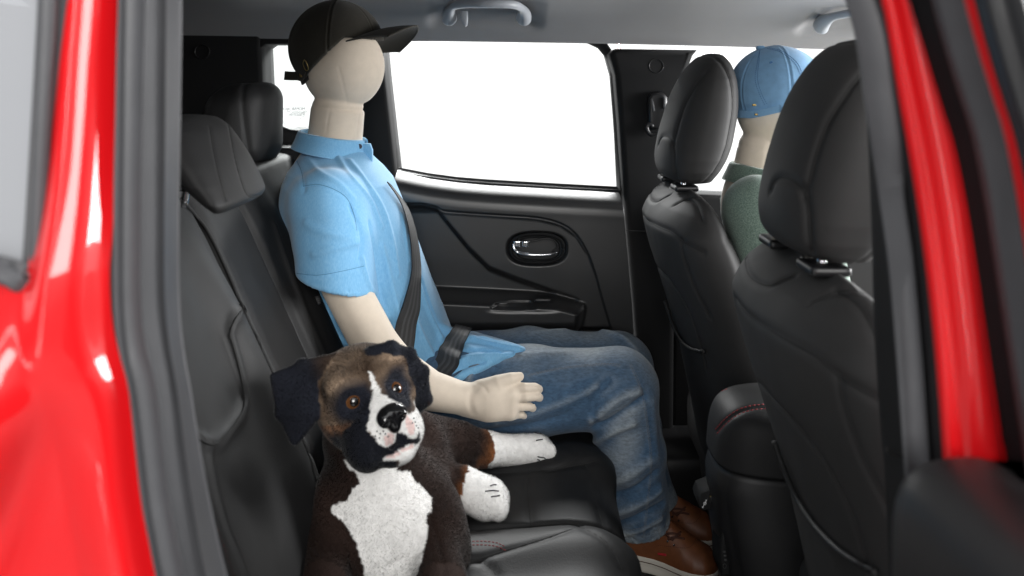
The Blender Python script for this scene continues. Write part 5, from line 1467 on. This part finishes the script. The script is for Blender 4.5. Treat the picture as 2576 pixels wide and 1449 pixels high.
# ------------------------------------------------------------------ seat belt worn by the rear mannequin, spare belts
def belt_on(tree, pts_l, pts_r, n, lift):
    l = catmull(np.array(pts_l, float), n); r = catmull(np.array(pts_r, float), n); Ls, Rs, Ns = [], [], []
    for (a, b), (c, d) in zip(l, r):
        h1, h2 = hit(tree, a, b), hit(tree, c, d)
        if h1[0] is None or h2[0] is None: continue
        Ls.append(tuple(h1[0])); Rs.append(tuple(h2[0])); Ns.append(tuple((h1[1] + h2[1]).normalized()))
    return np.array(Ls), np.array(Rs), np.array(Ns)
belt = thing('seat_belt', 'black seat belt fastened across the blue shirt, shoulder and lap strap', 'seat belt', (-0.2, 1.85, 0.9))
jeansshirt = bvh(*(lambda a: (np.vstack([np.array([tuple(v.co) for v in a.data.vertices]) + ORG['mannequin']]), [tuple(p.vertices) for p in a.data.polygons]))(shirt))
def smoothL(A, k=4):
    for _ in range(k):
        B = A.copy(); B[1:-1] = (A[:-2] + 2 * A[1:-1] + A[2:]) / 4; A = B
    return A
Ls, Rs, Ns = belt_on(shirtT, [(966, 462), (1000, 512), (1020, 575), (1029, 650), (1026, 705), (1012, 750), (996, 810), (984, 860), (978, 900)], [(976, 470), (1020, 528), (1040, 590), (1051, 660), (1052, 720), (1050, 765), (1046, 820), (1038, 875), (1034, 915)], 70, 0.002)
if len(Ls) > 3:
    Ls, Rs, Ns = smoothL(Ls, 8), smoothL(Rs, 8), smoothL(Ns, 8)
    V, Fq, uv = ribbon(Ls + Ns * 0.008, Rs + Ns * 0.008, Ns, 0.0012, 17); obj('shoulder_strap', V, Fq, M['belt'], belt, uv=uv)
Ls, Rs, Ns = belt_on(shirtT, [(1143, 826), (1128, 850), (1108, 880), (1088, 908), (1068, 935)], [(1184, 836), (1172, 868), (1158, 905), (1142, 932), (1122, 960)], 50, 0.002)
if len(Ls) > 3:
    Ls, Rs, Ns = smoothL(Ls, 8), smoothL(Rs, 8), smoothL(Ns, 8)
    V, Fq, uv = ribbon(Ls + Ns * 0.009, Rs + Ns * 0.009, Ns, 0.0012, 17); obj('lap_strap', V, Fq, M['belt'], belt, uv=uv)
spare = thing('seat_belt', 'unused black belt hanging down the bench backrest behind the blue shirt', 'seat belt', (-0.4, 1.72, 0.9))
lc = catmull(PA([(650, 512), (676, 560), (706, 640), (742, 720), (790, 820), (840, 930)], 1.70), 50) + np.array([0.012, 0, 0])
rc_ = catmull(PA([(668, 508), (702, 570), (730, 640), (768, 720), (816, 820), (866, 930)], 1.712), 50) + np.array([0.012, 0, 0])
V, Fq, uv = ribbon(lc, rc_, np.tile(np.array([0.5, -0.85, 0.2]), (50, 1)), 0.0012, 17); obj('strap', V, Fq, M['belt'], spare, uv=uv)
lc = catmull(PA([(744, 760), (775, 750), (804, 742)], 1.672), 12); rc_ = catmull(PA([(750, 780), (778, 772), (808, 764)], 1.672), 12)
V, Fq, uv = ribbon(lc, rc_, np.tile(np.array([0.1, -1, 0.1]), (12, 1)), 0.0014, 9); obj('strap_keeper', V, Fq, M['belt'], spare, uv=uv)
# ------------------------------------------------------------------ plush dog
dog = thing('plush_dog', 'dark brown and white plush boxer dog with floppy ears lying on the rear seat', 'plush toy', (-0.22, 1.33, 0.62))
yaw, roll, pitch = math.radians(32), math.radians(11), math.radians(15)
f0 = np.array([math.sin(yaw), -math.cos(yaw), 0]); r0 = np.array([math.cos(yaw), math.sin(yaw), 0]); u0 = np.array([0, 0, 1.0])
rv = r0 * math.cos(roll) + u0 * math.sin(roll); uv_ = u0 * math.cos(roll) - r0 * math.sin(roll)
fv = f0 * math.cos(pitch) + uv_ * math.sin(pitch); uv_ = uv_ * math.cos(pitch) - f0 * math.sin(pitch)
RH = np.stack([rv, fv, uv_], 1)                # columns: right, forward, up
Hc = np.array(tuple(P(914, 1000, 1.275)))
def HP(r, f, u): return Hc + RH @ np.array([r, f, u])
ear_l = [P(842, 903, 1.262), P(760, 920, 1.235), P(688, 946, 1.215), P(706, 1040, 1.205), P(742, 1106, 1.205), P(800, 1035, 1.225), P(828, 950, 1.255)]
ear_r = [P(934, 884, 1.255), P(985, 871, 1.262), P(1030, 890, 1.285), P(1064, 935, 1.300), P(1073, 1005, 1.300), P(1052, 1026, 1.295), P(1036, 990, 1.285), P(1020, 930, 1.275), P(985, 902, 1.262)]
ear_l = [np.array(tuple(v)) for v in ear_l]; ear_r = [np.array(tuple(v)) for v in ear_r]
pd = lambda x, y, Y: np.array(tuple(P(x, y, Y)))
hind1 = [pd(1075, 1122, 1.53), pd(1150, 1125, 1.57), pd(1222, 1130, 1.605), pd(1290, 1132, 1.63), pd(1350, 1130, 1.645)]
hind2 = [pd(1075, 1215, 1.46), pd(1120, 1218, 1.46), pd(1165, 1228, 1.46), pd(1200, 1243, 1.455), pd(1224, 1254, 1.455)]
def head_sdf(p):
    d = s_ell(p, HP(0, -0.004, 0.014), (0.073, 0.076, 0.067), RH)
    d = smin(d, s_ell(p, HP(0, 0.008, -0.026), (0.064, 0.062, 0.052), RH), 0.03)
    d = smin(d, s_ell(p, HP(0, 0.062, -0.030), (0.044, 0.046, 0.042), RH), 0.022)
    for s in (-1, 1):
        d = smin(d, s_ell(p, HP(-0.031 if s < 0 else 0.025, 0.056, -0.052), (0.032, 0.044, 0.040 if s < 0 else 0.034), RH), 0.014)
        d = smin(d, s_ell(p, HP(s * 0.034, 0.046, 0.036), (0.024, 0.022, 0.016), RH), 0.022)       # brows
        d = smax(d, -s_ell(p, HP(s * 0.040, 0.078, 0.012), (0.017, 0.016, 0.014), RH), 0.014)       # eye sockets
    d = smin(d, s_ell(p, HP(0.006, 0.062, -0.078), (0.031, 0.034, 0.020), RH), 0.008)
    d = smax(d, -s_cap(p, HP(0, 0.116, -0.050), HP(0, 0.112, -0.082), 0.005, 0.008), 0.010)          # cleft under the nose
    return d
def ear_sdf(p):
    A = ear_l; d = None
    for i, j, k, th in ((0, 1, 6, .0075), (1, 2, 3, .0065), (1, 3, 5, .0065), (3, 4, 5, .0065), (1, 5, 6, .0070)):
        e = s_tri(p, A[i], A[j], A[k], th); d = e if d is None else smin(d, e, 0.008)
    B = ear_r
    for i, j, k, th in ((0, 1, 8, .0080), (1, 2, 8, .0070), (2, 7, 8, .0065), (2, 3, 7, .0065), (3, 6, 7, .0065), (3, 4, 6, .0065), (4, 5, 6, .0065)):
        d = smin(d, s_tri(p, B[i], B[j], B[k], th), 0.008)
    return d
def dog_sdf(p):
    d = smin(head_sdf(p), ear_sdf(p), 0.010)
    b = s_cap(p, pd(918, 1100, 1.325), pd(962, 1265, 1.325), 0.066, 0.074)
    b = smin(b, s_ell(p, pd(968, 1370, 1.325), (0.104, 0.088, 0.140)), 0.05)
    for c in (pd(838, 1365, 1.305), pd(1104, 1385, 1.325)):
        b = smin(b, s_ell(p, c, (0.042, 0.060, 0.095)), 0.045)
    for x, s in ((845, -1), (1100, 1)):
        top = pd(x, 1400, 1.31); b = smin(b, s_chain(p, [top, np.array([top[0] + s * .004, 1.255, 0.665]), np.array([top[0] + s * .006 + .02, 1.17, 0.655])], [0.046, 0.036, 0.032]), 0.03)
    b = smin(b, s_chain(p, [pd(985, 1310, 1.38), np.array([-0.20, 1.47, 0.715])], [0.100, 0.088]), 0.05)
    b = smin(b, s_chain(p, hind1[:3], [0.055, 0.048, 0.031]), 0.025)
    b = smin(b, s_chain(p, hind1[2:], [0.030, 0.0275, 0.0285]), 0.012)
    b = smin(b, s_chain(p, hind2[:3], [0.036, 0.034, 0.032]), 0.02)
    b = smin(b, s_chain(p, hind2[2:], [0.0335, 0.034, 0.0345]), 0.012)
    # sewn toes
    for q, rr in ((hind1, .0275), (hind2, .033)):
        ax = q[-1] - q[-2]; ax = ax / np.linalg.norm(ax); up = np.array([0, 0, 1.0]); sd = np.cross(ax, up)
        for k in (-1, 0, 1):
            b = smin(b, s_ell(p, q[-1] + ax * rr * 0.72 + sd * k * rr * 0.62 + up * 0.002, (rr * .50, rr * .50, rr * .62)), 0.006)
    return smin(d, b, 0.022)
V, Fq = sdf_mesh(dog_sdf, (-0.42, 1.02, 0.60), (0.10, 1.72, 0.99), 0.0036)
V = V + vnormals(V, Fq) * (0.0014 * vnoise(V, 50, 31))[:, None]
dT = bvh(V, Fq)
# soft body seams
zz5 = lambda u, v: (637.3 + .4445 * u, 805 + .4445 * v)
bodyseams = [[(500, 1100), (540, 1250), (560, 1449)], [(1000, 1100), (1030, 1200), (1070, 1330), (1085, 1449)], [(760, 1400), (850, 1350), (950, 1310)], [(430, 600), (460, 660), (500, 720)], [(960, 715), (1100, 720), (1250, 700)]]
V = groove(V, Fq, [(trace(dT, [zz5(*q) for q in l], 30)[0], 0.004, 0.0025) for l in bodyseams])
dT = bvh(V, Fq)

def inpoly(x, y, poly):
    r = np.zeros(len(x), bool); n = len(poly)
    for i in range(n):
        (x1, y1), (x2, y2) = poly[i], poly[(i + 1) % n]
        c = ((y1 > y) != (y2 > y)) & (x < (x2 - x1) * (y - y1) / (y2 - y1 + 1e-12) + x1); r ^= c
    return r
def on_head(pts):
    out = []
    for u, v in pts:
        a, b = zz5(u, v); h = hit(dT, a, b)
        q = (np.array(h[0]) - Hc) @ RH if h[0] is not None else None
        if q is not None: out.append((q[0], q[2]))
    return out
blaze = on_head([(648, 292), (672, 300), (690, 335), (712, 380), (722, 412), (765, 438), (800, 470), (835, 490), (868, 525), (895, 560), (915, 605), (925, 640), (905, 668), (880, 662), (870, 640), (835, 655), (805, 690), (770, 718), (735, 725), (700, 715), (668, 670), (650, 620), (655, 560), (668, 500), (668, 440), (676, 408), (666, 350)])
chin = on_head([(738, 782), (785, 770), (840, 735), (890, 712), (920, 720), (918, 742), (880, 765), (820, 792), (745, 800)])
pink1 = on_head([(745, 665), (785, 640), (805, 650), (800, 690), (765, 712), (745, 705)]); pink2 = on_head([(866, 535), (885, 560), (905, 600), (905, 640), (880, 655), (872, 610), (866, 570)]); pink3 = on_head([(760, 770), (840, 735), (895, 708), (905, 722), (840, 758), (785, 785)])
mask = on_head([(520, 640), (560, 590), (610, 560), (650, 570), (660, 680), (705, 720), (750, 735), (748, 785), (680, 825), (600, 835), (545, 810), (520, 740)])
maskr = on_head([(814, 630), (862, 640), (881, 671), (915, 668), (930, 640), (934, 690), (908, 702), (862, 714), (804, 758), (771, 743), (766, 719), (805, 690)])
def on_body(u, v):
    h = hit(dT, *zz5(u, v))
    q = h[0] if h[0] is not None and h[0].y < 1.42 else P(*zz5(u, v), 1.25)
    return (q[0], q[2])
chest = [on_body(u, v) for u, v in [(515, 795), (540, 850), (570, 862), (600, 920), (562, 960), (540, 1010), (520, 1030), (480, 1015), (445, 1045), (445, 1090), (480, 1130), (520, 1160), (560, 1210), (590, 1280), (610, 1370), (640, 1470), (660, 1700), (880, 1700), (920, 1470), (950, 1370), (965, 1310), (975, 1250), (980, 1180), (985, 1090), (1015, 1060), (1020, 1010), (990, 960), (930, 930), (893, 868), (850, 856), (814, 852), (808, 815), (720, 820), (640, 838), (560, 825)]]
BLK = np.array([0.016, 0.018, 0.026]); BRN = np.array([0.40, 0.290, 0.205]); BRD = np.array([0.085, 0.054, 0.036]); WHT = np.array([0.93, 0.92, 0.90])
DKB = np.array([0.034, 0.020, 0.016]); TAN = np.array([0.33, 0.125, 0.045]); PNK = np.array([0.86, 0.66, 0.63])
def dog_col(p, N, fuzz=0.0022, seed=0):
    p = p + fuzz * np.stack([vnoise(p, 160, 41 + seed), vnoise(p, 170, 42 + seed), vnoise(p, 165, 43 + seed)], -1)
    n = len(p); c = np.tile(DKB, (n, 1)) * (1 + 0.25 * vnoise(p, 60, 5))[:, None]
    hd = head_sdf(p.astype(np.float32)); ed = ear_sdf(p.astype(np.float32)); bd = np.full(n, 1.0)
    q = (p - Hc) @ RH
    h = (hd < 0.006)
    br = np.clip(0.55 + 0.5 * vnoise(p * np.array([1, 1, 1.6]), 75, 6) + 0.25 * vnoise(p, 200, 7), 0, 1)[:, None]
    hc = BRD * (1 - br) + BRN * br
    side = (q[:, 0] < -0.050) & (q[:, 2] < -0.012) & (q[:, 2] > -0.06)
    hc = np.where(side[:, None] & (np.abs(q[:, 0] + 0.062) < 0.02)[:, None], hc * 0.4 + TAN * 0.6 * 0.8, hc)
    tb = sstep(0.055, 0.085, q[:, 2] + 0.012 * vnoise(p, 40, 8))[:, None]; hc = hc * (1 - 0.40 * tb) + BRD * 0.40 * tb
    fr = q[:, 1] > 0.0
    def patch(cx, cz, rx, rz): return ((q[:, 0] - cx) / rx) ** 2 + ((q[:, 2] - cz) / rz) ** 2
    for cx, cz in ((EL[0], EL[2]), (ER[0], ER[2])):
        k = np.clip(1.6 - patch(cx, cz - 0.002, 0.027, 0.030), 0, 1)[:, None] * fr[:, None]
        hc = hc * (1 - k) + BLK * 1.6 * k
    low = sstep(-0.026, -0.044, q[:, 2] + 0.25 * (q[:, 0] + 0.03) * (q[:, 0] < 0)) * sstep(0.0, 0.02, q[:, 1]) * sstep(0.004, -0.006, q[:, 0])
    hc = hc * (1 - low[:, None]) + BLK * low[:, None]
    rl = (q[:, 0] > 0.0) & (q[:, 2] < -0.030) & (q[:, 1] > 0.02); hc[rl] = WHT
    for poly, colr in ((mask, BLK), (blaze, WHT), (chin, WHT), (maskr, BLK), (pink1, PNK), (pink2, PNK), (pink3, PNK)):
        if len(poly) > 3:
            m = inpoly(q[:, 0], q[:, 2], poly) & fr; hc[m] = colr
    c = np.where(h[:, None], hc, c)
    # neck blends from brindle to dark brown
    e = (ed < 0.004) & (hd > 0.004)
    ec = np.tile(BLK * 1.15, (n, 1)) * (1 + 0.35 * vnoise(p, 55, 9))[:, None]
    t = sstep(0.05, 0.0, np.linalg.norm(p - ear_l[0], axis=1))[:, None]; ec = ec * (1 - t) + BRD * t
    c = np.where(e[:, None], ec, c)
    w = inpoly(p[:, 0], p[:, 2], chest) & (N[:, 1] < 0.25) & ~h & ~e & (p[:, 1] < 1.34) & (p[:, 2] < Hc[2] - 0.035)
    c[w] = WHT
    for q_, cut in ((hind1, 2.0), (hind2, 2.05)):
        # position along the leg
        t = np.full(n, -1.0); dm = np.full(n, 1e9)
        for i in range(4):
            a, b = q_[i], q_[i + 1]; ab = b - a; s = (p - a) @ ab / (ab @ ab); s2 = np.clip(s, 0, 1 if i < 3 else 3)
            dd = np.linalg.norm(p - a - s2[:, None] * ab, axis=1); m = dd < dm; dm[m] = dd[m]; t[m] = i + s2[m]
        near = dm < 0.060
        ub = (p[:, 2] - np.interp(p[:, 0], [a[0] for a in q_], [a[2] for a in q_]))
        tw = (near * sstep(cut - 0.75, cut - 0.02, t + 0.10 * vnoise(p, 120, 14) - 6 * ub)).clip(0, 1)[:, None]
        uw = (near * sstep(-0.006, -0.030, ub + 0.005 * vnoise(p, 120, 15)) * (t > 0.1))[:, None] * 0.8
        w_ = np.maximum(tw, uw) * (1 - (c.min(1) > 0.4))[:, None]; c = c * (1 - w_) + TAN * w_
        c[near & (t > cut + 0.08 * np.sin(ub * 150))] = WHT
    sp = inpoly(q[:, 0], q[:, 2], on_head_sp) & fr & h if len(on_head_sp) > 3 else np.zeros(n, bool)
    return c
on_head_sp = []
def eye_at(x, y):
    h = hit(dT, x, y); return np.array(h[0]), np.array(h[1])
eL, nL = eye_at(889, 1011); eR, nR = eye_at(997, 976)
EL, ER = (eL - Hc) @ RH, (eR - Hc) @ RH
N = vnormals(V, Fq)
C0 = dog_col(V, N)
dbody = obj('body', V, Fq, M['fur_skin'], dog, col=C0 * np.where(C0.max(1, keepdims=True) > 0.3, 1, 0.7))
# plush pile: short combed tufts standing on the cloth
rng = np.random.RandomState(3)
A, B, Cc = V[Fq[:, 0]], V[Fq[:, 1]], V[Fq[:, 2]]
ar = np.linalg.norm(np.cross(B - A, V[Fq[:, 3]] - A), axis=1)
cen = V[Fq].mean(1); ar = ar * np.where((cen[:, 2] < 0.70) & (cen[:, 1] < 1.2), 0.05, 1) * np.where(N[Fq[:, 0], 1] > 0.3, 0.35, 1)
nf = 420000
ar = ar * np.where(C0[Fq[:, 0]].min(1) > 0.4, 0.42, 1)
fi = rng.choice(len(Fq), nf, p=ar / ar.sum())
w1, w2 = rng.rand(nf, 1), rng.rand(nf, 1)
D4 = V[Fq[fi, 3]]
base = (A[fi] * (1 - w1) + B[fi] * w1) * (1 - w2) + (D4 * (1 - w1) + Cc[fi] * w1) * w2
nn = N[Fq[fi, 0]] * (1 - w1) + N[Fq[fi, 2]] * w1; nn /= np.linalg.norm(nn, axis=1, keepdims=True)
fc_ = dog_col(base, nn)
white = fc_.min(1) > 0.4
hd = head_sdf(base.astype(np.float32)); onhead = hd < 0.008
comb = np.where(onhead[:, None], (base - HP(0, 0.13, 0.0)) * 8, np.array([0.15, -0.1, -1.0]))
comb = comb - nn * (comb * nn).sum(1, keepdims=True); comb /= np.maximum(np.linalg.norm(comb, axis=1, keepdims=True), 1e-6)
comb = comb + 0.28 * rng.normal(size=(nf, 3))
ln = np.where(onhead, 0.0026, 0.0031) * (0.75 + 0.5 * rng.rand(nf))
tipd = nn * 0.80 + comb * 0.38; tipd /= np.linalg.norm(tipd, axis=1, keepdims=True)
sd = np.cross(nn, rng.normal(size=(nf, 3))); sd /= np.maximum(np.linalg.norm(sd, axis=1, keepdims=True), 1e-6)
wv = 0.00028
# leave the eyes and nose bare
nc = HP(0, 0.110, -0.020)
okm = (np.linalg.norm(base - eL, axis=1) > 0.0125) & (np.linalg.norm(base - eR, axis=1) > 0.0125) & (np.linalg.norm(base - nc, axis=1) > 0.021)
base, nn, tipd, sd, ln, fc_ = base[okm], nn[okm], tipd[okm], sd[okm], ln[okm], fc_[okm]; nf = len(base)
r_ = base - nn * 0.0006
T0, T1, T2 = r_ - sd * wv, r_ + sd * wv, r_ + tipd * ln[:, None]
FV = np.stack([T0, T1, T2], 1).reshape(-1, 3); FF = np.arange(nf * 3).reshape(-1, 3)
lum = fc_.max(1, keepdims=True); shade = 1 + (rng.rand(nf, 1) - 0.5) * np.where(lum > 0.4, 0.10, 0.34)
fcol = np.repeat(np.clip(fc_ * shade, 0, 0.95), 3, 0)
nrm = np.repeat(nn * 1.0 + tipd * 0.15, 3, 0); nrm /= np.linalg.norm(nrm, axis=1, keepdims=True)
obj('fur', FV, FF, M['fur'], dog, col=fcol, nrm=nrm, kind='stuff')
# eyes
def eye(c, n, r, aim):
    a = np.linspace(0, 2 * np.pi, 28, endpoint=False); z = aim / np.linalg.norm(aim); x = np.cross([0, 0, 1.0], z); x /= np.linalg.norm(x); y = np.cross(z, x)
    ph = np.linspace(0.02, np.pi - 0.02, 30); rings = []
    for p_ in ph: rings.append(c + r * (np.sin(p_) * (np.cos(a)[:, None] * x + np.sin(a)[:, None] * y) + np.cos(p_) * z * 0.85))
    V, Fl = loft(np.array(rings)); ang = np.concatenate([np.repeat(ph, 28), [0, np.pi]])
    col = np.where((ang < 0.62)[:, None], np.array([0.006, 0.005, 0.005]), np.where((ang < 1.02)[:, None], np.array([0.14, 0.055, 0.018]), np.array([0.30, 0.13, 0.04])))
    obj('eye', V, Fl, M['eye'], dog, col=col)
tocam = lambda c: np.array([0.25, 0, CZ - 0.05]) - c
eye(eL - nL * 0.0035, nL, 0.0118, nL * 1.0 + 1.2 * (fv * 0.6 + tocam(eL) / np.linalg.norm(tocam(eL))))
eye(eR - nR * 0.0035, nR, 0.0108, nR * 1.0 + 1.2 * (fv * 0.6 + tocam(eR) / np.linalg.norm(tocam(eR))))
# nose with nostrils
def nose_sdf(p):
    q = (p - nc.astype(np.float32)) @ RH.astype(np.float32)
    d = s_ell(q, (0, 0, 0.004), (0.0215, 0.0155, 0.0150))
    d = smin(d, s_ell(q, (0, 0.002, -0.010), (0.010, 0.012, 0.012)), 0.008)
    for s in (-1, 1):
        d = smin(d, s_ell(q, (s * 0.013, 0.005, 0.001), (0.009, 0.010, 0.010)), 0.005)
        d = smax(d, -s_cap(q, np.array([s * 0.0085, 0.019, -0.001]), np.array([s * 0.019, 0.010, -0.007]), 0.0036, 0.0028), 0.002)
    d = smax(d, -s_cap(q, np.array([0, 0.018, -0.002]), np.array([0, 0.016, -0.024]), 0.0014, 0.0014), 0.002)
    return d
V2, F2 = sdf_mesh(nose_sdf, nc - 0.032, nc + 0.032, 0.0012)
obj('nose', V2, F2, M['nose'], dog)
# embroidered claws, whisker dots and the mouth line
for l in ([(1588, 648), (1606, 652), (1628, 655)], [(1598, 688), (1615, 684), (1632, 682)], [(1606, 768), (1625, 772), (1650, 776)], [(1604, 782), (1618, 788)], [(1310, 972), (1345, 970), (1382, 972)], [(1338, 945), (1352, 941), (1370, 940)], [(1343, 1002), (1365, 998), (1388, 996)]):
    L, Nn_ = trace(dT, [zz5(*q) for q in l], 10)
    if L is not None and len(L) > 3: obj('claw', *tube(L + Nn_ * 0.0042, 0.0011, 6), M['claw'], dog)
wd_ = []
for u, v in ((700, 628), (718, 640), (690, 655), (735, 625), (712, 665), (745, 640), (900, 560), (908, 580), (915, 600), (893, 585), (925, 612), (760, 655)):
    h = hit(dT, *zz5(u, v))
    if h[0] is not None: wd_.append(rbox(np.array(h[0]) + np.array(h[1]) * 0.0032, (0.0011, 0.0011, 0.0011), 0.001, 2))
o = obj('whisker_dots', *merge(wd_), M['claw'], dog); o['kind'] = 'stuff'
L, Nn_ = trace(dT, [zz5(*q) for q in [(748, 718), (780, 728), (800, 705), (812, 690)]], 14)
if L is not None: obj('mouth_line', *tube(L + Nn_ * 0.003, 0.0012, 6), M['claw'], dog)
